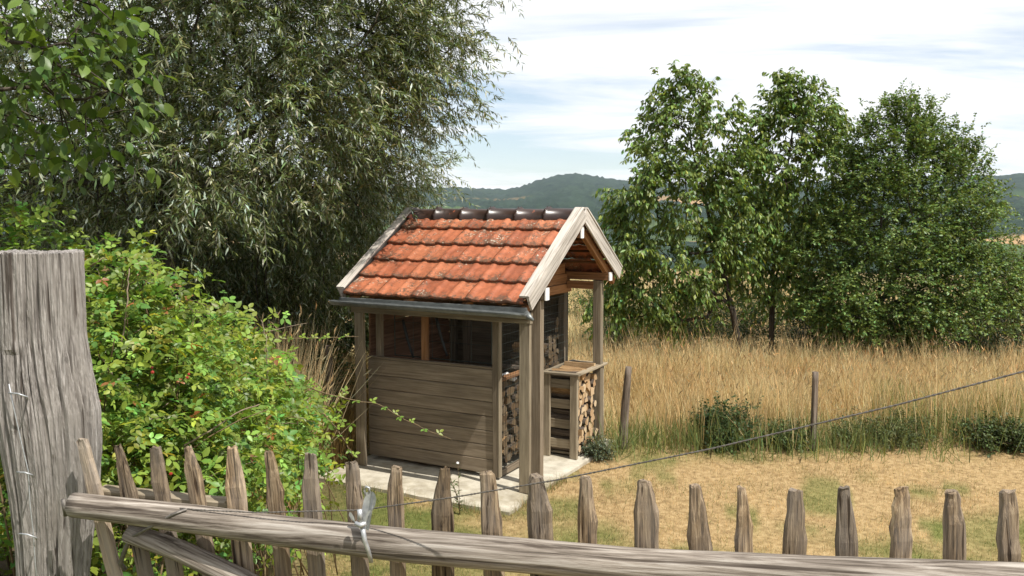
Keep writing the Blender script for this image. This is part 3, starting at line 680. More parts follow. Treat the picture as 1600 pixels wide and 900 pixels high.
def picket(tx, ty, bx_, by, wpx, seed):
    r = random.Random(seed); Y = gy(tx, .045+r.uniform(-.008, .008)); T = at(tx, ty, Y); B = at(bx_, by, gy(bx_, .045)); 
    d = (T-B).normalized(); s = (B.z-(ground_z(B.x, B.y)+.03))/d.z; B2 = B-d*s; wd = wpx*Y/F
    Lz = (T-B2).length; z = d; x = Vector((1, -.16, 0)); x = (x-z*x.dot(z)).normalized(); y = z.cross(x)
    # cleft section: irregular polygon with a ridge on the face, sometimes with a turned side
    nseg = 12; rg = r.uniform(-.3, .3); th = wd*r.uniform(.40, .6)
    base = [(-.5, r.uniform(-.12, .15)), (-.3, r.uniform(.32, .5)), (0, r.uniform(.35, .55)), (.3, r.uniform(.3, .5)), (.5, r.uniform(-.1, .15)), (.36, -.3+r.uniform(-.14, .05)), (rg+.1, -.46), (rg-.12, -.42+r.uniform(-.05, .08)), (-.37, -.3+r.uniform(-.14, .05))]
    n = len(base); V = []; Fc = []; tl = r.uniform(.07, .17); tw = r.uniform(.38, .74); lo = r.uniform(-.5, .5); wob = [r.uniform(-1, 1) for _ in range(40)]
    zs = [0, .25, .45, .6]; zs = [q*(Lz-tl) for q in zs]+[Lz-tl-.09, Lz-tl-.04, Lz-tl, Lz-tl*.72, Lz-tl*.45, Lz-tl*.2, Lz-.004, Lz]
    for i, zz in enumerate(zs):
        f = max(0, (zz-(Lz-tl))/tl); k = 1-(1-tw)*f**.9 - (.07 if i == len(zs)-1 else 0); ox = lo*f*.4*wd+wob[i % 40]*.0028; oy = wob[(i*3+7) % 40]*.002+f*.12*th
        for j, (a, b) in enumerate(base):
            fx = r.uniform(-.0018, .0018); V.append((a*wd*k+ox+fx, b*th*(1-.35*f)+oy+r.uniform(-.0018, .0018), zz+(r.uniform(-.006, .006) if i == len(zs)-1 else 0)))
    m = len(zs)
    for i in range(m-1):
        for j in range(n): Fc.append((i*n+j, i*n+(j+1) % n, (i+1)*n+(j+1) % n, (i+1)*n+j))
    Fc.append(tuple(range(n-1, -1, -1))); Fc.append(tuple(range((m-1)*n, m*n)))
    # orient faces: base polygon is clockwise seen from above, flip
    Fc = [tuple(reversed(f)) for f in Fc]
    o = link('picket', pymesh('picket', V, Fc), gate, M['picket'])
    Mx = Matrix((x, y, z)).transposed().to_4x4(); Mx.translation = B2-G0; o.matrix_local = Mx
for i, a in enumerate(PK): picket(*a, 100+i)
def log_obj(name, pts, rad, mat, parent, origin, sides=14, rough=.03, seed=1):
    """round pole along local X with uneven surface"""
    r = random.Random(seed); pts = [Vector(p) for p in pts]; Mx, L = frame_to(pts[0], pts[-1], (0, 0, 1)); inv = Mx.inverted()
    dense = []; rr = []
    for i in range(len(pts)-1):
        for k in range(5):
            t = k/5; dense.append(pts[i].lerp(pts[i+1], t)); rr.append(rad[i]*(1-t)+rad[i+1]*t)
    dense.append(pts[-1]); rr.append(rad[-1]); V = []; Fc = []
    ph = [r.uniform(0, 6.28) for _ in range(6)]
    for i, (p, q) in enumerate(zip(dense, rr)):
        lp = inv @ p
        for k in range(sides):
            a = 2*math.pi*k/sides; e = 1+rough*(math.sin(a*2+ph[0]+i*.05)+.6*math.sin(a*3+ph[1]-i*.11)+.5*math.sin(i*.31+ph[2]))+r.uniform(-.006, .006)
            V.append((lp.x, lp.y+math.cos(a)*q*e, lp.z+math.sin(a)*q*e))
    n = sides
    for i in range(len(dense)-1):
        for k in range(n): Fc.append((i*n+k, i*n+(k+1) % n, (i+1)*n+(k+1) % n, (i+1)*n+k))
    Fc.append(tuple(range(n-1, -1, -1))); Fc.append(tuple(range((len(dense)-1)*n, len(dense)*n)))
    me = pymesh(name, V, Fc); me.polygons.foreach_set('use_smooth', [len(p.vertices) == 4 for p in me.polygons])
    o = link(name, me, parent, mat); Mx.translation = Mx.translation-Vector(origin); o.matrix_local = Mx; return o
RC = [(114, 789, 19), (200, 799, 20.5), (300, 811, 22.5), (440, 830, 23.5), (640, 853, 26), (820, 868, 27), (1000, 884, 28), (1300, 898, 29), (1600, 908, 29.5), (1800, 914, 30)]
rp, rrd = [], []
for (x, y, rpx) in RC: Y = gy(x, -.025-rpx/F*2.7*.55); rp.append(at(x, y, Y)); rrd.append(rpx*Y/F)
log_obj('log_rail', rp, rrd, M['rail'], gate, G0, 18, .02, 3)
bp = [at(x, y, gy(x, .10)) for (x, y) in ((158, 770), (256, 780), (356, 790))]
board('back_rail', bp[0]-G0, bp[2]-G0, .045, .06, M['frame'], gate, (0, 0, 1))
# lower rail, below what the photograph shows, and the diagonal brace
lp = [at(150, 790, gy(150, .09))-Vector((0, 0, .42)), at(1760, 915, gy(1760, .09))-Vector((0, 0, .42))]
board('lower_rail', lp[0]-G0, lp[1]-G0, .08, .045, M['frame'], gate, (0, 0, 1))
br = [at(200, 832, gy(200, -.02)), at(285, 862, gy(285, -.02)), at(375, 905, gy(375, -.02)), at(520, 985, gy(520, -.02))]
log_obj('diagonal_brace', br, [.032, .035, .037, .038], M['rail'], gate, G0, 12, .03, 9)
# the thick old post on which it hangs
def old_post():
    r = random.Random(5); prof = [(393, 54, 126), (420, 55, 126), (520, 58, 128), (580, 65, 134), (640, 75, 140), (700, 82, 134), (760, 86, 122), (840, 86, 106), (900, 85, 98), (1080, 86, 95)]
    nr, na = 90, 180; V = []; Fc = []; Yp = 3.12
    ys = np.concatenate([[393, 394.5, 397], np.linspace(402, 1085, nr-3)]); cx = np.interp(ys, [p[0] for p in prof], [p[1] for p in prof]); wd = np.interp(ys, [p[0] for p in prof], [p[2] for p in prof])
    gro = [(r.uniform(3.2, 6.2), r.uniform(.022, .05), r.uniform(.05, .14), r.uniform(-.10, .10), r.uniform(0, 6)) for _ in range(16)]
    fine = [1+r.uniform(-.022, .022) for _ in range(na)]
    base = at(84, 1060, Yp)
    for i in range(nr):
        P = at(cx[i], ys[i], Yp)
        for k in range(na):
            a = 2*math.pi*k/na; rr = wd[i]/2*Yp/F
            e = 1+.06*math.sin(2*a+.6)+.05*math.sin(3*a+1+i*.02)+r.uniform(-.006, .006)
            e *= fine[k]*(.975 if i == 0 else 1)
            for (ga, gw, gd, gs, ph) in gro:
                q = (a-(ga+gs*math.sin(i*.06+ph)) + math.pi) % (2*math.pi)-math.pi; e -= gd*math.exp(-(q/gw)**2)*(.6+.4*math.sin(i*.13+ph))
            # long scar where a strip has split away
            q = (a-4.55-.04*math.sin(i*.1)+math.pi) % (2*math.pi)-math.pi
            if 20 < i < 56: e -= .07*max(0, 1-abs(q)/.22)
            zt = (.003*math.sin(3*a)+r.uniform(-.004, .004)) if i == 0 else 0
            V.append((P.x+math.cos(a)*rr*e-base.x, P.y+math.sin(a)*rr*e*.95-base.y, P.z+zt-base.z))
    for i in range(nr-1):
        for k in range(na): Fc.append((i*na+k, (i+1)*na+k, (i+1)*na+(k+1) % na, i*na+(k+1) % na))
    c = len(V); tp = at(56, 393, Yp)-base; V.append((tp.x, tp.y, tp.z-.012))
    for k in range(na): Fc.append((k, (k+1) % na, c))
    o = link('gate_post', pymesh('gate post', V, Fc, False), None, M['oldpost']); o.location = base
    tag(o, 'thick weathered grey oak post with deep cracks, standing beside the picket gate', 'post'); return o
old_post()
# stapled wire down the post, staples, a nail
wp = [at(x, y, 2.945) for (x, y) in ((14, 600), (22, 640), (33, 690), (44, 735), (47, 790), (52, 830), (55, 880), (60, 930))]
fw = tube('fence_wire', wp, .0022, M['galv'], None, 6); tag(fw, 'thin galvanised wire stapled down the face of the old post', 'wire')
for (x0, y0, x1, y1) in ((14, 614, 42, 620), (26, 738, 50, 742), (30, 834, 56, 840)):
    tube('staple', [at(x0, y0, 2.95), at((x0+x1)/2, (y0+y1)/2-2, 2.925), at(x1, y1, 2.93), at(x1+1, y1+3, 2.98)], .003, M['galv'], fw, 6)
nl = tube('bolt', [at(99, 780, 2.93), at(103, 806, 2.935)], .008, M['wire'], None, 8); tag(nl, 'rusty bolt set in the old post beside the rail end', 'bolt')
# steel cable from the rail up to a post outside the picture, and its tie round the rail
def rope(name, pts, r, turns_per_m, parent=None):
    pts = [Vector(p) for p in pts]; V, Fc = [], []
    seg = []
    for a, b in zip(pts[:-1], pts[1:]):
        k = max(2, int((b-a).length*90)); seg += [a.lerp(b, i/k) for i in range(k)]
    seg.append(pts[-1]); s = 0; pa = []
    for st in range(2):
        s = 0; pp = []
        for i, p in enumerate(seg):
            if i: s += (p-seg[i-1]).length
            t = (seg[min(i+1, len(seg)-1)]-seg[max(i-1, 0)]).normalized(); a = t.cross(Vector((0, .2, 1))).normalized(); b = t.cross(a); an = s*turns_per_m*6.283+st*math.pi
            pp.append(p+(a*math.cos(an)+b*math.sin(an))*r*.5)
        tube_geo(pp, r*.55, 5, V, Fc)
    return link(name, pymesh(name, V, Fc, True), parent, M['wire'])
c0 = at(565, 797, gy(565, -.075)); c1 = at(1600, 561, 1.95)
ext = c0+(c1-c0)*1.22
sag = [c0.lerp(ext, t)-Vector((0, 0, .05*4*t*(1-t))) for t in (0, .15, .3, .5, .7, .85, 1)]
ca = rope('steel_cable', [at(262, 792, gy(262, -.06)), at(300, 796, gy(300, -.075)), at(400, 801, gy(400, -.08)), at(480, 799, gy(480, -.085))]+sag, .0031, 55)
tag(ca, 'twisted steel cable running along the log rail and rising over the lawn', 'cable')
tie = tube('rail_tie', [at(256, 792, gy(256, -.015)), at(275, 795, gy(275, -.055)), at(290, 796, gy(290, -.085)), at(268, 805, gy(268, -.093)), at(236, 823, gy(236, -.083)), at(207, 838, gy(207, -.045)), at(197, 855, gy(197, .01)), at(188, 880, gy(188, .02)), at(196, 890, gy(196, .03))], [.004, .005, .006, .006, .0055, .006, .008, .009, .008], M['wire'], None, 8)
tag(tie, 'dark wire loop tied round the log rail next to the old post', 'wire tie')
ep = ext.copy(); gp_b = Vector((ep.x+.10, ep.y-.02, ground_z(ep.x, ep.y)-.02))
gp = log_obj('cable_post', [gp_b, gp_b+Vector((0, 0, .8)), Vector((gp_b.x, gp_b.y, ep.z+.12))], [.09, .085, .08], M['rail'], None, (0, 0, 0), 14, .03, 31); tag(gp, 'round post outside the gate on which the steel cable ends', 'post')
# galvanised wire strainer clamped on the rail
ws = empty('wire_strainer', at(568, 812, gy(568, -.115))); tag(ws, 'grey galvanised wire strainer with wing key, hooked on the log rail', 'wire strainer'); W0 = ws.location.copy()
def wp_(x, y, off): return at(x, y, gy(568, -.115)+off)-W0
def plate(name, outline, off0, thick, mat):
    n = len(outline); V = [wp_(x, y, off0+o) for (x, y, o) in outline]+[wp_(x, y, off0+o+thick) for (x, y, o) in outline]
    Fc = [tuple(range(n)), tuple(range(2*n-1, n-1, -1))]+[(i, i+n, (i+1) % n+n, (i+1) % n) for i in range(n)]
    return link(name, pymesh(name, V, Fc), ws, M[mat])
plate('body', [(571, 770, 0), (579, 767, 0), (582, 771, 0), (577, 800, 0), (573, 826, 0), (565, 830, 0), (561, 822, 0), (565, 798, 0)], 0, .006, 'galv')
plate('side_flange', [(581, 767, -.002), (586, 772, -.02), (588, 780, -.024), (586, 790, -.02), (582, 797, -.012), (579, 815, -.01), (576, 829, -.006), (572, 828, 0), (577, 800, 0)], -.001, .004, 'galv')
tube('eyelet', [wp_(571, 774, 0), wp_(569, 766, 0), wp_(572, 760, 0), wp_(577, 762, 0), wp_(577, 769, 0)], .0035, M['galv'], ws, 6)
for s, pts in ((0, [(556, 820), (553, 808), (549, 801), (546, 800), (545, 805), (549, 812), (556, 818)]), (1, [(572, 818), (575, 808), (578, 801), (579, 798), (577, 797), (572, 803), (569, 814)])):
    V = [wp_(x, y, -.03) for x, y in pts]+[wp_(x, y, -.022) for x, y in pts]; n = len(pts)
    link('wing', pymesh('wing', V, [tuple(range(n)), tuple(range(2*n-1, n-1, -1))]+[(i, i+n, (i+1) % n+n, (i+1) % n) for i in range(n)]), ws, M['galv'])
tube('spindle', [wp_(555, 817, -.026), wp_(564, 821, -.03), wp_(572, 817, -.026)], [.007, .010, .007], M['galv'], ws, 8)
tube('drum', [wp_(562, 796, -.02), wp_(563, 812, -.024)], [.008, .009], M['galv'], ws, 10)
tube('hook_rod', [wp_(566, 822, -.02), wp_(570, 845, -.022), wp_(576, 862, -.016), wp_(580, 878, -.005)], [.0085, .0075, .007, .007], M['galv'], ws, 8)

#@@VEG
# ---------------------------------------------------------------- trees
def PX(px, py, Y, rx, ry, rz, wt=1.0): return (at(px, py, Y), (rx, ry, rz), wt)
rng = np.random.default_rng(3)
wl = [PX(595, 60, 10.8, 1.0, 1.2, .9), PX(650, 20, 11, .72, 1.0, .7), PX(300, 140, 12.5, 1.8, .8, 1.3), PX(120, 160, 12.5, 1.8, .8, 1.5), PX(440, 120, 12.5, 1.5, .8, 1.2), PX(500, 30, 9.8, 1.3, 1.4, 1.0), PX(330, 10, 9, 1.5, 1.5, 1.1), PX(140, 60, 9, 1.6, 1.5, 1.3), PX(575, 150, 11.2, 1.05, 1.1, .8), PX(620, 125, 11.2, .7, .9, .55),
      PX(420, 190, 9.2, 1.2, 1.2, .9), PX(470, 300, 11.6, 1.35, 1.2, 1.0), PX(300, 290, 8.3, .75, .8, .55, 1.5), PX(565, 290, 13.2, 1.0, 1, .8), PX(150, 270, 9.5, 1.5, 1.5, 1.2), PX(480, 430, 13, .8, .9, .7), PX(350, 400, 11.5, 1.5, 1, 1.0, 1.1), PX(40, 400, 10.5, 1.5, 1.2, 1.3), PX(200, 380, 11.5, 1.4, 1, 1.0), PX(450, 380, 12.8, 1.2, 1, .9), PX(560, 380, 13.8, .8, .8, .9),
      ((-2.3, 7.9, 7.3), (1.7, 1.4, .7), 1.5), ((-4.2, 7.6, 7.2), (1.7, 1.4, .7), 1.5), ((-1.4, 9.3, 7.3), (1.2, 1.2, .6), 1.2), ((-5.8, 8, 6.9), (1.6, 1.5, .8), 1.2), PX(450, -170, 10, 1.8, 1.8, 1.2, .6), PX(200, -200, 9.5, 2, 2, 1.3, .6), PX(680, -100, 11, 1.1, 1.3, .8, .8), PX(-150, 150, 9.5, 1.6, 1.6, 1.6, .6), PX(580, 240, 12.6, .75, .8, .55), PX(625, 255, 12.8, .45, .6, .3)]  # world-coordinate lobes: unseen crown added overhead to shade the lower willow
wb = at(262, 620, 10); wb.z = ground_z(wb.x, wb.y)-.05
def L3(*a): return [tuple(at(*q)) for q in a]
fork = at(258, 265, 10)
main = [[tuple(wb), tuple(wb+Vector((-.05, 0, 1.5))), tuple(fork)], L3((258, 265, 10), (275, 130, 9.9), (290, 0, 9.7), (300, -160, 9.6)), L3((262, 262, 10), (370, 140, 10), (470, 60, 10.2), (560, -20, 10.4)), L3((265, 270, 10), (400, 200, 9.8), (500, 120, 10), (600, 60, 10.5)),
        L3((262, 290, 10), (400, 270, 9.8), (500, 215, 10), (570, 170, 10.3)), L3((255, 280, 10), (170, 160, 9.6), (110, 40, 9.3)), L3((256, 300, 10), (150, 320, 9.8), (60, 330, 9.6))]
make_tree('willow_tree', 'tall willow with narrow silvery leaves and spreading limbs, drooping beside the shed roof', 'tree', wb, main, wl, 1350, dict(per=10, twig=.46, k=22, droop=.28, spread=.5, hang=.16, L=.105, W=.018, tmpl=T_NARROW, col=(.125, .165, .058), var=.3, hue=.12, col2=(.36, .39, .29), p2=.3, scat=.2), rng, M['willowbark'], M['leaf_willow'], .0085, fork=tuple(fork), power=2.3, nb=1000)

def small_tree(name, label, base_px, base_Y, lobes, n, leaf, seed, lmat, stems, tip=.007, group=None, nb=None):
    b = at(base_px, 540, base_Y); b.z = ground_z(b.x, b.y)-.05; r = np.random.default_rng(seed)
    ms = []
    for k, st in enumerate(stems):
        pl = [tuple(b)]+L3(*st) if k == 0 else L3(*st); ms.append(pl)
    return make_tree(name, label, 'tree', b, ms, lobes, n, leaf, r, M['bark'], M[lmat], tip, group, fork=ms[0][1], nb=nb)
LC = dict(per=7, twig=.30, k=9, droop=.35, spread=.5, hang=.75, L=.125, W=.055, tmpl=T_QUAD, col=(.135, .195, .042), var=.3, hue=.16, scat=.10, rise=.25)
def S(px, py, r, Y=17, wt=1.0, e=1.0): return (at(px, py, Y), (r*Y/F, r*Y/F*1.1, r*Y/F*e), wt)
small_tree('cherry_tree', 'slim cherry tree with leaning trunk and long hanging leaves behind the tall grass', 1162, 17, [S(1062, 185, 55), S(1030, 240, 55), S(1110, 215, 50), S(1000, 310, 50), S(1070, 305, 70), S(1130, 290, 45), S(985, 390, 45), S(1050, 400, 65), S(1120, 390, 50), S(1010, 455, 40), S(1070, 145, 28), S(975, 340, 28), S(1140, 190, 25), S(1085, 470, 40), S(960, 430, 30), S(965, 300, 22), S(1020, 180, 24), S(1150, 350, 35), S(1155, 260, 28), S(955, 480, 30), S(1030, 490, 30), S(1050, 140, 9, 17, 2, 3), S(1085, 135, 9, 17, 2, 3), S(1105, 165, 9, 17, 2, 3), S(1030, 170, 9, 17, 2, 3)], 340, LC, 4, 'leaf_cherry', [[(1146, 490, 17), (1128, 420, 17), (1105, 330, 17), (1075, 200, 17)], [(1143, 478, 17), (1090, 440, 16.7), (1030, 390, 16.5)], [(1130, 430, 17), (1130, 330, 17.3), (1128, 240, 17.3)]])
small_tree('cherry_tree', 'upright cherry tree between the slim cherry and the bushy plum', 1206, 17.5, [S(1240, 175, 42, 17.5), S(1270, 200, 45, 17.5), S(1205, 180, 30, 17.5), S(1215, 255, 55, 17.5), S(1280, 270, 50, 17.5), S(1190, 340, 50, 17.5), S(1250, 350, 60, 17.5), S(1210, 430, 55, 17.5), S(1265, 440, 50, 17.5), S(1290, 175, 22, 17.5), S(1235, 140, 20, 17.5), S(1310, 230, 26, 17.5), S(1175, 260, 26, 17.5), S(1165, 420, 35, 17.5), S(1300, 330, 35, 17.5), S(1185, 220, 22, 17.5), S(1220, 140, 9, 17.5, 2, 3), S(1255, 135, 9, 17.5, 2, 3), S(1285, 150, 9, 17.5, 2, 3), S(1305, 185, 9, 17.5, 2, 3)], 300, LC, 5, 'leaf_cherry', [[(1206, 480, 17.5), (1212, 400, 17.5), (1225, 300, 17.5), (1240, 190, 17.5)], [(1209, 440, 17.5), (1250, 340, 17.7), (1275, 230, 17.7)], [(1206, 490, 17.5), (1180, 420, 17.4)]])
LP = dict(per=9, twig=.28, k=11, droop=.12, spread=.55, hang=.1, L=.07, W=.042, tmpl=T_QUAD, col=(.125, .185, .048), var=.32, hue=.15, scat=.12, rise=.55)
small_tree('plum_tree', 'dense rounded plum tree with small dark leaves and many upright shoots', 1375, 16.6, [S(1395, 215, 45, 16.6), S(1340, 260, 55, 16.6), S(1420, 250, 55, 16.6), S(1465, 245, 42, 16.6), S(1500, 290, 42, 16.6), S(1370, 340, 85, 16.6), S(1460, 350, 85, 16.6), S(1310, 380, 60, 16.4), S(1530, 390, 45, 16.5), S(1400, 450, 100, 16.5), S(1500, 460, 75, 16.4), S(1310, 470, 60, 16.3), S(1440, 200, 25, 16.6), S(1400, 175, 20, 16.6), S(1510, 240, 20, 16.6), S(1560, 430, 35, 16.4), S(1330, 510, 50, 16.2), S(1440, 510, 60, 16.2), S(1402, 172, 9, 16.6, 2, 3.5), S(1350, 215, 9, 16.6, 2, 3.5), S(1452, 195, 8, 16.6, 2, 3.5), S(1488, 215, 9, 16.6, 2, 3.5), S(1525, 265, 9, 16.6, 2, 3), S(1545, 330, 10, 16.6, 2, 2.5), S(1425, 185, 8, 16.6, 2, 3), S(1372, 195, 8, 16.6, 2, 3)], 900, LP, 6, 'leaf_plum', [[(1372, 470, 16.6), (1375, 380, 16.6), (1390, 240, 16.6)], [(1372, 480, 16.6), (1440, 360, 16.6), (1480, 270, 16.6)], [(1371, 490, 16.6), (1320, 400, 16.5)], [(1373, 485, 16.6), (1500, 420, 16.5)]], nb=420)
LP2 = dict(LP); LP2['col'] = (.10, .115, .045)
small_tree('thorn_tree', 'loose dull green thorn tree beyond the plum, leaning over the meadow', 1590, 18, [S(1590, 440, 45, 18), S(1560, 480, 45, 18), S(1625, 420, 45, 18), S(1650, 480, 60, 18), S(1590, 510, 45, 18), S(1530, 510, 40, 18)], 200, LP2, 8, 'leaf_plum', [[(1592, 500, 18), (1595, 440, 18)]])
# undergrowth bushes
def bush(label, px, Y, rw, h, n, col, seed, name='bush', L=.05, W=.03, group=None, flat=1.0, base_z=None, mat='leaf_bush'):
    b = at(px, 500, Y); b.z = ground_z(b.x, b.y) if base_z is None else base_z; r = np.random.default_rng(seed)
    lob = []
    for k in range(7):
        a = r.uniform(0, 6.28); q = r.uniform(0, .6)*rw; hh = h*r.uniform(.35, .75); lob.append(((b.x+math.cos(a)*q, b.y+math.sin(a)*q*flat, b.z+hh*.62), (rw*r.uniform(.4, .65), rw*r.uniform(.4, .65)*flat, hh*.55), 1))
    lf = dict(per=3, twig=min(.3, h*.4), k=9, droop=.15, spread=.55, hang=.1, L=L, W=W, tmpl=T_QUAD, col=col, var=.3, hue=.12, scat=min(.1, h*.12), rise=.3)
    mn = [[tuple(b), (b.x+.02, b.y, b.z+h*.25), (b.x, b.y+.02, b.z+h*.5)]]
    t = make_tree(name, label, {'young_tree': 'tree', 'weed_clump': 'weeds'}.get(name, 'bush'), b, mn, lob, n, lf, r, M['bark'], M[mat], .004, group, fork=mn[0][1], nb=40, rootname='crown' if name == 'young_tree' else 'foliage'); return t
bush('pale green leafy bush under the slim cherry tree', 1075, 18.5, 1.0, 1.5, 260, (.075, .115, .03), 41)
bush('small round green bush in the dry meadow behind the shed', 955, 19, .55, .9, 170, (.06, .095, .03), 42)
bush('light bush filling the gap between the two cherry trunks', 1175, 19, .9, 1.6, 220, (.06, .10, .028), 43)
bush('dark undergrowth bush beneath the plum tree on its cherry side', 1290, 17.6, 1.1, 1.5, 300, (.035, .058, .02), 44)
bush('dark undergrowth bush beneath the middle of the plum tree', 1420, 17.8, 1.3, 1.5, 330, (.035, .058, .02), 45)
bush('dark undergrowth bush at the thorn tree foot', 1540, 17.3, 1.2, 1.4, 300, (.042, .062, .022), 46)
bush('rounded dark green bramble bush at the lawn edge by the thin fence post', 1135, 11.35, .42, .62, 190, (.038, .066, .018), 47, 'lawn_edge_bush', .045, .032)
bush('low weedy bush at the lawn edge where the tall grass ends', 1570, 11.1, .55, .5, 170, (.06, .085, .025), 48, 'lawn_edge_bush', .045, .03)
bush('pale green weeds at the foot of the thin fence post', 1385, 11.4, .75, .42, 170, (.085, .105, .035), 49, 'weed_clump', .06, .014)
bush('weeds between the dark bush and the thin fence post', 1225, 11.2, .4, .36, 110, (.07, .098, .03), 50, 'weed_clump', .05, .02)
bush('grey green weed bush at the outer corner of the log bin', 934, 10.62, .16, .32, 80, (.10, .125, .075), 51, 'weed_clump', .035, .014)
bush('bright yellow green tree top showing above the shed ridge', 690, 28, 1.7, 4.3, 420, (.12, .15, .03), 52, 'young_tree', .10, .06)
bush('round green tree top beyond the ridge in front of the hill', 745, 45, 2.2, 3.6, 300, (.08, .115, .03), 53, 'young_tree', .16, .10)
bush('mid green bush standing in the meadow behind the slim cherry', 1010, 21, 1.3, 1.9, 320, (.085, .125, .035), 54)
bush('olive bush in the meadow behind the upright cherry trunk', 1130, 22, 1.4, 2.1, 320, (.075, .11, .032), 55)
bush('broad dark bush in the meadow between cherry and plum', 1240, 21.5, 1.5, 2.2, 340, (.06, .09, .028), 56)
bush('low green bush in the meadow seen between the shed posts', 915, 24, .8, 1.1, 160, (.075, .11, .03), 57)
# dark scrub under the willow
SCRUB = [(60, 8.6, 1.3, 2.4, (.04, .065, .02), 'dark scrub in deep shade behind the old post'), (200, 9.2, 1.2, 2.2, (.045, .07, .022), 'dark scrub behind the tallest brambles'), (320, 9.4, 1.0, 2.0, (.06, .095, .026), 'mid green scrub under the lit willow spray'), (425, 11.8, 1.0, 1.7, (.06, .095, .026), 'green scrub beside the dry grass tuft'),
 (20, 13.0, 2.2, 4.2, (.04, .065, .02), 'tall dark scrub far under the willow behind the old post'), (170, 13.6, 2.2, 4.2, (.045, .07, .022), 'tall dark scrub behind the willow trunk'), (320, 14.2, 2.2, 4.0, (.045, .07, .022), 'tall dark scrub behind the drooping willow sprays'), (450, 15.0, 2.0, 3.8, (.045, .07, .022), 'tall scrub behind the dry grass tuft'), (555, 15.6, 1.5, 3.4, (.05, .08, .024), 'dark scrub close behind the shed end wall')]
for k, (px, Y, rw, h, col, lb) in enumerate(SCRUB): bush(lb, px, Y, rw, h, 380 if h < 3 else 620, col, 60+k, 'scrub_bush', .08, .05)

# ---------------------------------------------------------------- bramble thicket
rng = np.random.default_rng(17)
bl = [PX(185, 500, 4.3, .30, .4, .28), PX(170, 620, 4.1, .4, .5, .45), PX(235, 580, 4.7, .42, .5, .36), PX(280, 660, 4.6, .45, .6, .42), PX(300, 570, 5.6, .45, .6, .28), PX(350, 620, 5.9, .38, .55, .26), PX(375, 700, 5.6, .40, .6, .40), PX(405, 640, 6.8, .30, .45, .24), PX(240, 760, 4.1, .55, .5, .42), PX(350, 775, 4.8, .40, .5, .30),
      PX(440, 715, 6.6, .24, .35, .20), PX(190, 440, 4.4, .16, .25, .10), PX(110, 470, 4.5, .3, .3, .3), PX(60, 700, 4.2, .5, .4, .8), PX(-60, 560, 4.4, .5, .5, .9), PX(480, 650, 7.2, .13, .2, .10)]
tb = at(330, 700, 5.2); tb.z = ground_z(tb.x, tb.y); TBn = np.array(tuple(tb))
thick = empty('bramble_thicket', tb); tag(thick, 'sprawling sunlit bramble thicket behind the gate beside the old post', 'brambles')
nc = 4000; pts, dd, cc_ = lobe_points(bl, nc, rng, .30)
cl_ = vnoise(pts[:, 0]*7+pts[:, 2]*3, pts[:, 2]*7+pts[:, 1]*5, 1.0, 9); kp = (cl_ > .30) | (rng.random(nc) < .25); pts, dd = pts[kp], dd[kp]; nc = len(pts)
pts[:, 2] = np.maximum(pts[:, 2], gheight(pts[:, 0], pts[:, 1])+.05)
D = nrm(dd+rng.normal(0, .5, (nc, 3))+np.array([.1, -.15, .35])); Lt = rng.uniform(.15, .38, nc); K = 5
P, X, Nn = twig_leaves(pts, D, Lt, K, .35, .65, .12, rng, .2)
Nn = nrm(Nn+rng.normal(0, .35, Nn.shape)+np.array([.2, -.2, .3]))
nl_ = len(P); Ls = rng.uniform(.026, .056, nl_)*np.where(P[:, 1] > 5.5, 1.25, 1.0)
bc = tints(nl_, (.165, .245, .042), .33, .2, rng); yl = rng.random(nl_) < .012; bc[yl] = tints(int(yl.sum()), (.42, .34, .06), .2, .1, rng); br_ = rng.random(nl_) < .015; bc[br_] = tints(int(br_.sum()), (.3, .13, .05), .2, .1, rng)
def trifol(P, X, Nn, Ls, col):
    X = nrm(X); Nn = nrm(Nn-(Nn*X).sum(1, keepdims=True)*X); Yv = np.cross(Nn, X); out_ = []
    for a, k in ((0, 1.0), (1.2, .85), (-1.2, .85)):
        ax = X*math.cos(a)+Yv*math.sin(a); st = P+X*(.45*Ls)[:, None]*(1.3 if a == 0 else .6)
        out_.append(batch(*T_LEAF, st, ax+Nn*rng.normal(0, .15, (len(P), 1)), Nn+rng.normal(0, .15, (len(P), 3)), Ls*k, Ls*k*.62, col))
    return merge(out_)
# the leaves that show largest are single objects, the rest one mass
score = Ls/np.linalg.norm(P-np.array([0, 0, H]), axis=1); px_ = 800+F*P[:, 0]/P[:, 1]; score[(px_ < 110) | (P[:, 1] < 3.3)] = 0
big = np.argsort(-score)[:90]; rest = np.setdiff1d(np.arange(nl_), big); rest = rest[P[rest][:, 1] > 3.22]
V, FF, LT, C = trifol(P[rest]-TBn, X[rest], Nn[rest], Ls[rest], bc[rest]); fo = link('foliage', npmesh('bramble foliage', V, FF, LT, C), thick, M['leaf_bramble']); fo['kind'] = 'stuff'
lvar = []
for k in range(7):
    cA = tints(1, (.18, .25, .04), .2, .16, rng); V, FF, LT, C = trifol(np.zeros((1, 3)), np.array([[1., 0, 0]]), np.array([[0, 0, 1.]]), np.array([1.0]), cA); m_ = npmesh('bramble leaf', V, FF, LT, C); m_.materials.append(M['leaf_bramble']); lvar.append(m_)
def leaf_obj(mesh, p, x, n, s, parent, org):
    x = Vector(x).normalized(); n = Vector(n); n = (n-x*n.dot(x)).normalized(); y = n.cross(x)
    o = bpy.data.objects.new('leaf', mesh); COL.objects.link(o); o.parent = parent
    Mx = Matrix((x, y, n)).transposed().to_4x4() @ Matrix.Diagonal((s, s, s, 1)); Mx.translation = Vector(p)-Vector(org); o.matrix_local = Mx
for i in big: leaf_obj(lvar[i % 7], P[i], X[i], Nn[i], float(Ls[i]), thick, TBn)
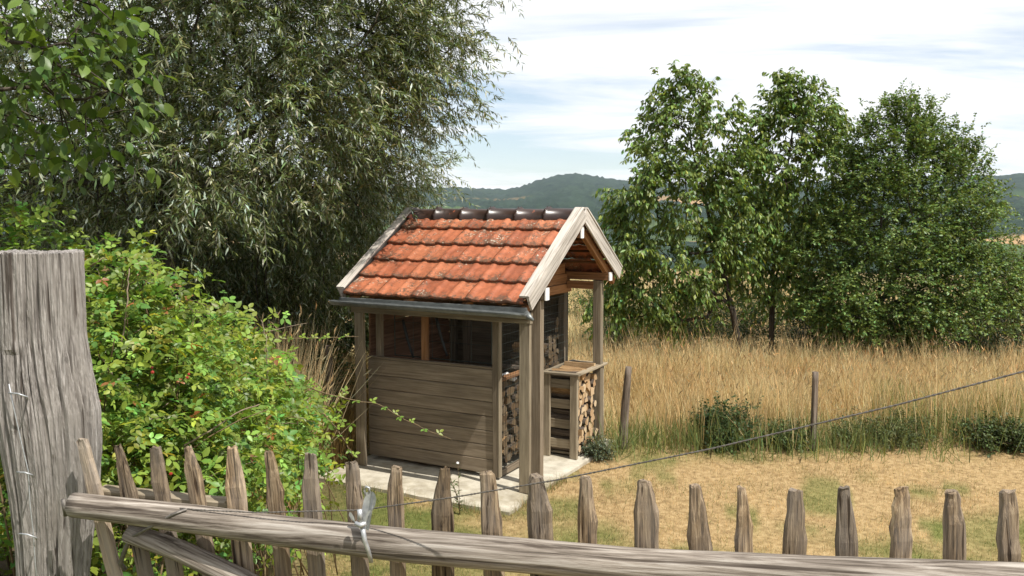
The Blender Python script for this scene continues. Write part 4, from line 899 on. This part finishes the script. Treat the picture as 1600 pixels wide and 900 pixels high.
# canes
V, Fc = [], []
for k in range(90):
    l = bl[rng.integers(len(bl))]; c = np.array(tuple(l[0])); a = rng.uniform(0, 6.28); b = np.array([c[0]+rng.normal(0, .25), c[1]+rng.normal(0, .25), 0]); b[2] = ground_z(b[0], b[1]); e = c+np.array([math.cos(a)*l[1][0], math.sin(a)*l[1][1], l[1][2]*rng.uniform(.2, .9)])
    mid = (b+e)/2+np.array([0, 0, .45*l[1][2]+.12]); q = [(1-t)**2*b+2*t*(1-t)*mid+t*t*e-TBn for t in np.linspace(0, 1, 8)]
    tube_geo([tuple(v) for v in q], list(np.linspace(.006, .0022, 8)), 4, V, Fc)
canemat = plain('bramble cane', (.13, .09, .045), .7, 0, .3, 60, .4)
link('canes', pymesh('bramble canes', V, Fc, True), thick, canemat)
def cane(pxs, r0, r1, nleaf, name='long_cane', mat=None, ls=(.03, .05), side=.6):
    pp = [at(*q) for q in pxs]; dens = []
    for i in range(len(pp)-1):
        for s in range(6): dens.append(pp[i].lerp(pp[i+1], s/6)+Vector((random.uniform(-.004, .004),)*3))
    dens.append(pp[-1]); n = len(dens)
    tube(name, [p-tb for p in dens], [r0+(r1-r0)*i/(n-1) for i in range(n)], mat or canemat, thick, 5)
    for k in range(nleaf):
        i = int((k+.5)/nleaf*(n-2)); p = dens[i]; t = (dens[i+1]-dens[i]).normalized(); sd = t.cross(Vector((0, -.5, 1))).normalized()*(1 if k % 2 else -1)
        leaf_obj(lvar[k % 4], p, t*.5+sd*side+Vector((0, 0, .25)), Vector((.2, -.5, .8))+Vector((random.uniform(-.3, .3),)*3), random.uniform(*ls), thick, tuple(tb))
cane([(440, 590, 6.3), (520, 618, 6.3), (590, 632, 6.3), (640, 660, 6.3), (706, 687, 6.3)], .006, .0025, 13)
cane([(500, 640, 6.6), (525, 668, 6.5), (545, 700, 6.4), (556, 720, 6.4)], .005, .003, 7)
cane([(440, 530, 7.2), (500, 528, 7.3), (560, 526, 7.4)], .005, .0025, 9)
cane([(126, 425, 4.2), (160, 405, 4.2), (196, 402, 4.25), (240, 412, 4.3)], .005, .003, 14, ls=(.04, .06))
for k in range(26):
    x0, y0, Y0 = [(180, 470, 4.3), (240, 520, 4.6), (300, 540, 5.4), (360, 570, 5.9), (400, 600, 6.6), (450, 650, 7.0), (330, 640, 4.6), (400, 690, 5.5), (280, 600, 4.4)][k % 9]; dx_ = random.uniform(-35, 75); up_ = random.uniform(25, 70)
    cane([(x0+random.uniform(-25, 25), y0+30, Y0-.1), (x0+dx_*.4, y0-up_*.7, Y0-.15), (x0+dx_*.8, y0-up_, Y0-.2), (x0+dx_*1.3, y0-up_*.8, Y0-.25)], .004, .0018, 7, 'cane', ls=(.028, .045))
deadm = plain('dead bramble stem', (.22, .17, .12), .8, 0, .2, 60, .3)
cane([(288, 696, 3.9), (330, 672, 3.95), (370, 645, 4.0), (405, 632, 4.05)], .005, .003, 0, 'dead_stem', deadm)
cane([(190, 540, 4.0), (198, 470, 4.0), (202, 420, 4.05)], .004, .003, 0, 'dead_stem', deadm)
cane([(418, 590, 5.3), (416, 530, 5.3), (408, 500, 5.35)], .004, .002, 0, 'dead_stem', deadm)
cane([(160, 560, 3.9), (180, 590, 3.9), (200, 600, 3.9)], .004, .002, 0, 'dead_stem', deadm)
for (a0, a1) in (((330, 560, 5.2), (480, 505, 6.2)), ((250, 640, 4.2), (345, 590, 4.4)), ((180, 690, 3.8), (260, 650, 4.0)), ((390, 690, 5.0), (470, 660, 5.6)), ((210, 520, 4.2), (320, 480, 5.0)), ((300, 760, 3.9), (420, 720, 4.6))):
    mdl = tuple((p+q)/2+(-12 if n_ == 1 else 0) for n_, (p, q) in enumerate(zip(a0, a1))); cane([a0, mdl, a1], .0035, .0018, 0, 'dead_stem', deadm)
bi = bmesh.new(); bmesh.ops.create_icosphere(bi, subdivisions=1, radius=1); bme = bpy.data.meshes.new('berry'); bi.to_mesh(bme); bi.free(); bme.materials.append(M['berry'])
for (x, y) in ((235, 577), (296, 588), (268, 740), (154, 630)):
    for k in range(2):
        o = bpy.data.objects.new('berry', bme); COL.objects.link(o); o.parent = thick; o.location = at(x+random.uniform(-5, 5), y+random.uniform(-5, 5), 3.75)-tb; s = random.uniform(.006, .009); o.scale = (s, s, s)

# ---------------------------------------------------------------- broad-leaved branch overhead, its tree standing outside the picture
rng = np.random.default_rng(23)
tb2 = Vector((-4.1, 3.2, 0)); tb2.z = ground_z(tb2.x, tb2.y)-.05
qt = empty('walnut_tree', tb2); tag(qt, 'walnut tree reaching in with broad oval leaves above the old post', 'tree')
def W3(*a): return [tuple(at(*q)) for q in a]
mainq = [[tuple(tb2), tuple(tb2+Vector((.05, .05, 1.6))), tuple(tb2+Vector((.3, .25, 2.4)))], [tuple(tb2+Vector((.3, .25, 2.4)))]+W3((-120, 60, 3.9), (40, 62, 4.1), (110, 110, 4.2), (190, 150, 4.3)), [tuple(tb2+Vector((.25, .2, 2.3)))]+W3((-120, 230, 4.0), (20, 240, 4.3), (120, 255, 4.5)), [tuple(tb2+Vector((.3, .25, 2.4)))]+W3((-100, -60, 4), (60, -20, 4.2), (150, 10, 4.3))]
ql = [PX(40, 60, 4.2, .32, .3, .2), PX(120, 120, 4.3, .3, .3, .2), PX(60, 180, 4.5, .35, .35, .22), PX(160, 200, 4.6, .25, .3, .15), PX(110, 20, 4.3, .3, .3, .15), PX(200, 130, 4.4, .14, .2, .14), PX(-80, 120, 4.2, .4, .4, .4), PX(-60, -40, 4.2, .4, .4, .3), PX(180, 30, 4.4, .12, .2, .1)]
qp, qd, _ = lobe_points(ql, 230, rng, .4)
V, Fc = skeleton(mainq, qp[:120], rng, .0035, 2.2, tuple(tb2+Vector((.3, .25, 2.4))))
link('trunk', pymesh('walnut trunk', [tuple(Vector(v)-tb2) for v in V], Fc, True), qt, M['bark'])
D = nrm(qd+rng.normal(0, .5, (len(qp), 3))+np.array([.3, 0, 0])); P, X, Nn = twig_leaves(qp, D, rng.uniform(.12, .25, len(qp)), 5, .4, .55, .45, rng, .25)
Ls = rng.uniform(.045, .095, len(P)); px_ = 800+F*P[:, 0]/P[:, 1]; py_ = 330-(P[:, 2]-H)/P[:, 1]*F
sc_ = Ls/P[:, 1]*((px_ > -5) & (px_ < 300) & (py_ > -10)); big = np.argsort(-sc_)[:270]; rest = np.setdiff1d(np.arange(len(P)), big)
T_BROAD = ([(0, 0, 0), (.18, .34, .03), (.45, .5, .05), (.75, .36, .02), (1, 0, -.14), (.75, -.36, .02), (.45, -.5, .05), (.18, -.34, .03), (.3, 0, -.02), (.65, 0, -.03)], [(0, 8, 1), (1, 8, 2), (2, 8, 9), (2, 9, 3), (3, 9, 4), (4, 9, 5), (5, 9, 6), (6, 9, 8), (6, 8, 7), (7, 8, 0)])
A = batch(*T_BROAD, P[rest]-np.array(tuple(tb2)), X[rest], Nn[rest], Ls[rest], Ls[rest]*.62, tints(len(rest), (.075, .13, .028), .2, .1, rng))
cro = link('crown', npmesh('walnut foliage', *A), qt, M['leaf_broad']); cro['kind'] = 'stuff'
qv = []
for k in range(5):
    A = batch(*T_BROAD, np.zeros((1, 3)), np.array([[1., 0, 0]]), np.array([[0, 0, 1.]]), np.array([1.]), np.array([.62]), tints(1, (.095, .17, .034), .22, .12, rng)); m_ = npmesh('walnut leaf', *A, smooth=True); m_.materials.append(M['leaf_broad']); qv.append(m_)
for i in big: leaf_obj(qv[i % 5], P[i], X[i], Nn[i], float(Ls[i]), qt, tuple(tb2))

#@@GRASS
# ---------------------------------------------------------------- grasses
rng = np.random.default_rng(29)
def in_slab(x, y):
    c, s = math.cos(-SROT), math.sin(-SROT); lx = c*(x-SH.x)-s*(y-SH.y); ly = s*(x-SH.x)+c*(y-SH.y); return (lx > -2.46) & (lx < .10) & (ly > -.63) & (ly < 2.6)
def blades(n, xr, yr, dens, Lr, wr, colf, lean, tmpl, name, label, mat='straw', heads=False, hcol=(.50, .37, .20)):
    x = rng.uniform(*xr, n); y = rng.uniform(*yr, n); k = rng.random(n) < dens(x, y); x, y = x[k], y[k]; k = ~in_slab(x, y); x, y = x[k], y[k]; n = len(x)
    P = np.stack([x, y, gheight(x, y)-.01], 1); L = rng.uniform(*Lr, n)*(.5+.95*fbm(x, y, 1.1, 51, 2)); az = rng.uniform(0, 6.283, n); ln = np.abs(rng.normal(0, lean, n))
    X = np.stack([np.cos(az)*np.sin(ln), np.sin(az)*np.sin(ln), np.cos(ln)], 1); a2 = rng.uniform(0, 6.283, n); Nn = np.stack([np.cos(a2), np.sin(a2), 0*a2+.05], 1)
    Wd = rng.uniform(*wr, n); col = colf(x, y, n); parts = [batch(*tmpl, P, X, Nn, L, Wd, col)]
    if heads:
        h = rng.random(n) < .12; Ph = P[h]+X[h]*(L[h]*.96)[:, None]; Nh = nrm(Nn[h]-(Nn[h]*X[h]).sum(1, keepdims=True)*X[h]); Ph = Ph+Nh*(L[h]*.19)[:, None]
        dr = nrm(X[h]+Nh*.5+rng.normal(0, .15, (h.sum(), 3))); parts.append(batch(*T_QUAD, Ph, dr, rng.normal(0, 1, (h.sum(), 3)), rng.uniform(.07, .15, h.sum()), rng.uniform(.007, .015, h.sum()), tints(int(h.sum()), hcol, .25, .1, rng)))
    V, FF, LT, C = merge(parts); o = link(name, npmesh(name, V, FF, LT, C), None, M[mat]); tag(o, label, 'grass', kind='stuff'); return o
def edge(x): return 10.95+.22*np.sin(x*1.3)+.18*np.sin(x*3.1+1)-.02*x
def tall_d(x, y): return sstep(edge(x)-.05, edge(x)+2.4, y)*(.25+.75*sstep(.36, .56, fbm(x, y, .9, 17, 3)))*(1-sstep(14.8, 15.8, y)*.8)*(.55+.45*fbm(x, y, .8, 3))
def strawcol(x, y, n):
    c = tints(n, (.64, .51, .28), .26, .05, rng); g = fbm(x, y, .7, 71) < (.56-.24*sstep(11.3, 13.2, y)); s = g & (rng.random(n) < .55); c[s] = tints(int(s.sum()), (.24, .255, .09), .25, .1, rng); return c
blades(125000, (-.4, 13), (10.6, 15.8), tall_d, (.42, .85), (.005, .011), strawcol, .24, T_BLADE, 'tall_dry_grass', 'belt of tall golden dry grass between lawn and trees', heads=True)
blades(5500, (-.2, 13), (11.0, 15.6), lambda x, y: sstep(.4, .62, fbm(x, y, .9, 37)), (.85, 1.2), (.006, .011), lambda x, y, n: tints(n, (.56, .40, .20), .2, .08, rng), .16, T_BLADE, 'tall_grass_stalks', 'tall thin seed stalks standing out above the dry grass belt', heads=True, hcol=(.50, .33, .17))
def green_d(x, y): return np.exp(-((y-edge(x)-.45)/.6)**2)*(.3+.7*sstep(.42, .6, fbm(x, y, .9, 13)))
blades(42000, (.9, 13), (10.4, 13.4), green_d, (.2, .6), (.006, .012), lambda x, y, n: tints(n, (.17, .20, .065), .25, .15, rng), .45, T_BLADE, 'green_grass_fringe', 'green grass fringe along the lawn edge at the foot of the tall grass')
def lawn_d(x, y): return (1-sstep(edge(x)-.1, edge(x)+.4, y))*np.clip(1.25-.07*y, .3, 1)*(1-.95*sstep(-1.2, -2.2, x+.25*(y-7.5)))
def lawncol(x, y, n):
    d = dryness(x, y); c = tints(n, (.51, .375, .19), .28, .07, rng)*(.62+.76*fbm(x, y, 2.3, 77, 3))[:, None]; s = rng.random(n) > (.10+.86*d); c[s] = tints(int(s.sum()), (.14, .165, .045), .25, .15, rng); return c
blades(330000, (-3.2, 7.5), (4.6, 11.3), lawn_d, (.025, .06), (.003, .006), lawncol, .75, T_SHORT, 'lawn_grass', 'short dry lawn grass with a few green patches')
blades(26000, (-1.5, 7.5), (4.8, 11.2), lambda x, y: sstep(.50, .66, fbm(x, y, 1.9, 61, 3)), (.05, .13), (.003, .006), lambda x, y, n: np.where((rng.random(n) < .55)[:, None], tints(n, (.17, .185, .06), .3, .15, rng), tints(n, (.46, .35, .19), .25, .08, rng)), .6, T_SHORT, 'lawn_tufts', 'longer grass tufts scattered over the dry lawn')
def rim_d(x, y):
    c, s_ = math.cos(-SROT), math.sin(-SROT); lx = c*(x-SH.x)-s_*(y-SH.y); ly = s_*(x-SH.x)+c*(y-SH.y)
    dd_ = np.hypot(np.maximum(np.maximum(-2.46-lx, lx-.10), 0), np.maximum(np.maximum(-.63-ly, ly-2.6), 0)); return np.exp(-(dd_/.07)**2)*sstep(.35, .6, fbm(x, y, 2.2, 19, 3))
blades(120000, (-2.6, 1.6), (8.3, 12), rim_d, (.05, .16), (.003, .006), lambda x, y, n: np.where((rng.random(n) < .6)[:, None], tints(n, (.17, .20, .06), .3, .15, rng), tints(n, (.46, .35, .19), .25, .08, rng)), .6, T_SHORT, 'slab_edge_grass', 'ragged grass growing against the concrete slab edge')
def left_d(x, y): return .25+.75*sstep(.45, .6, fbm(x, y, .8, 91))
blades(15000, (-4.2, -1.9), (10.2, 15), left_d, (.4, .95), (.006, .011), lambda x, y, n: tints(n, (.40, .29, .12), .25, .1, rng), .3, T_BLADE, 'dry_grass_tuft', 'pale dry grass growing behind the brambles under the willow', heads=True)
blades(1500, (-2.75, -2.25), (8.6, 9.4), lambda x, y: .9+0*x, (1.0, 1.7), (.006, .011), lambda x, y, n: tints(n, (.56, .44, .25), .2, .08, rng), .22, T_BLADE, 'dry_reed_tuft', 'tall pale tuft of dry grass standing between the brambles and the shed', heads=True)
def mead_d(x, y): return .8*sstep(.35, .6, fbm(x, y, .35, 93))
blades(40000, (-2, 14), (15.8, 34), mead_d, (.3, .7), (.012, .022), strawcol, .4, T_BLADE, 'meadow_grass', 'dry meadow grass beyond the trees and the shed')
# fence posts in the grass
def fpost(px, ytop, pxb, ybot, Y, r, label, seed, rr=None):
    a = at(pxb, ybot, Y); a.z = ground_z(a.x, a.y)-.05; b = at(px, ytop, Y); m_ = a.lerp(b, .5)+Vector((random.uniform(-.012, .012), 0, 0))
    o = log_obj('fence_post', [a, m_, b], rr or [r*1.05, r, r*.92], M['oldpost2'], None, (0, 0, 0), 10, .06, seed); tag(o, label, 'fence post'); return o
M['oldpost2'] = wood('grey fence post', (.05, .04, .03), (.14, .11, .085), (.23, .19, .155), 0, 50, bstr=1)
fpost(982, 573, 973, 675, 11.1, .05, 'split grey fence post leaning beside the log bin', 81, [.062, .058, .042])
fpost(1274, 581, 1270, 702, 11.0, .042, 'thin upright fence post standing in the tall dry grass', 82)
fpost(514, 540, 513, 640, 10.9, .05, 'dark fence post in the shade between brambles and shed', 83)
# flowering weed in front of the slab and small plants on the lawn
def weed(name, label, px, py, Y, h, nst, col, seed, flower=False):
    r = np.random.default_rng(seed); b = at(px, py, Y); b.z = ground_z(b.x, b.y); ro = empty(name, b); tag(ro, label, 'plant'); V, Fc = [], []; Pp, Xx = [], []
    tops = []
    for k in range(nst):
        a = r.uniform(0, 6.28); e = np.array([math.cos(a)*h*.22, math.sin(a)*h*.22, h*r.uniform(.7, 1.05)]); q = [tuple(e*np.array([t*t, t*t, t])) for t in np.linspace(0, 1, 6)]; tube_geo(q, [.004, .0036, .003, .0026, .0022, .0016], 4, V, Fc); tops.append(e)
        for t in np.linspace(.08, .95, 12): Pp.append(e*np.array([t*t, t*t, t])); aa = r.uniform(0, 6.28); Xx.append([math.cos(aa), math.sin(aa), .5])
    link('stem', pymesh('stem', V, Fc, True), ro, canemat); n = len(Pp)
    A = batch(*T_LEAF, np.array(Pp), np.array(Xx), np.tile([0, 0, 1.], (n, 1))+r.normal(0, .3, (n, 3)), r.uniform(.03, .075, n)*h/.45, r.uniform(.012, .022, n)*h/.45, tints(n, col, .2, .1, r)); link('leaves', npmesh('weed leaves', *A), ro, M['leaf_bush'])
    if flower:
        for e in tops[:3]:
            V, Fc = [], []
            for j in range(8): a = j*.785; V += [(0, 0, 0), (math.cos(a-.25)*.014, math.sin(a-.25)*.014, .004), (math.cos(a+.25)*.014, math.sin(a+.25)*.014, .004)]; Fc.append((j*3, j*3+1, j*3+2))
            o = link('flower', pymesh('flower', V, Fc), ro, M['white']); o.location = tuple(e); o.rotation_euler = (.7, .2, 0)
weed('flowering_weed', 'thin weed with small white flowers growing at the slab edge', 718, 792, 8.62, .5, 4, (.08, .11, .04), 91, True)
weed('weed', 'low green weed on the lawn below the dark round bush', 1110, 715, 10.6, .14, 7, (.07, .10, .03), 92)
weed('weed', 'low green weed on the lawn towards the thin fence post', 1250, 722, 10.4, .10, 6, (.08, .11, .035), 93)

# ---------------------------------------------------------------- air
def haze():
    me = pymesh('haze', [(x, y, z) for z in (-75, 330) for (x, y) in ((-5700, -5700), (5700, -5700), (5700, 5700), (-5700, 5700))], [(3, 2, 1, 0), (4, 5, 6, 7), (0, 1, 5, 4), (1, 2, 6, 5), (2, 3, 7, 6), (3, 0, 4, 7)])
    m, n, o = mat_new('hazy summer air'); v = N(n, 'ShaderNodeVolumePrincipled'); v.inputs['Color'].default_value = (.74, .87, 1, 1); v.inputs['Density'].default_value = 5.0e-5; v.inputs['Anisotropy'].default_value = .0
    n.links.new(v.outputs[0], o.inputs['Volume']); h = link('haze', me, None, m); tag(h, 'thin blue summer haze over the valley', 'haze', kind='stuff')
haze()
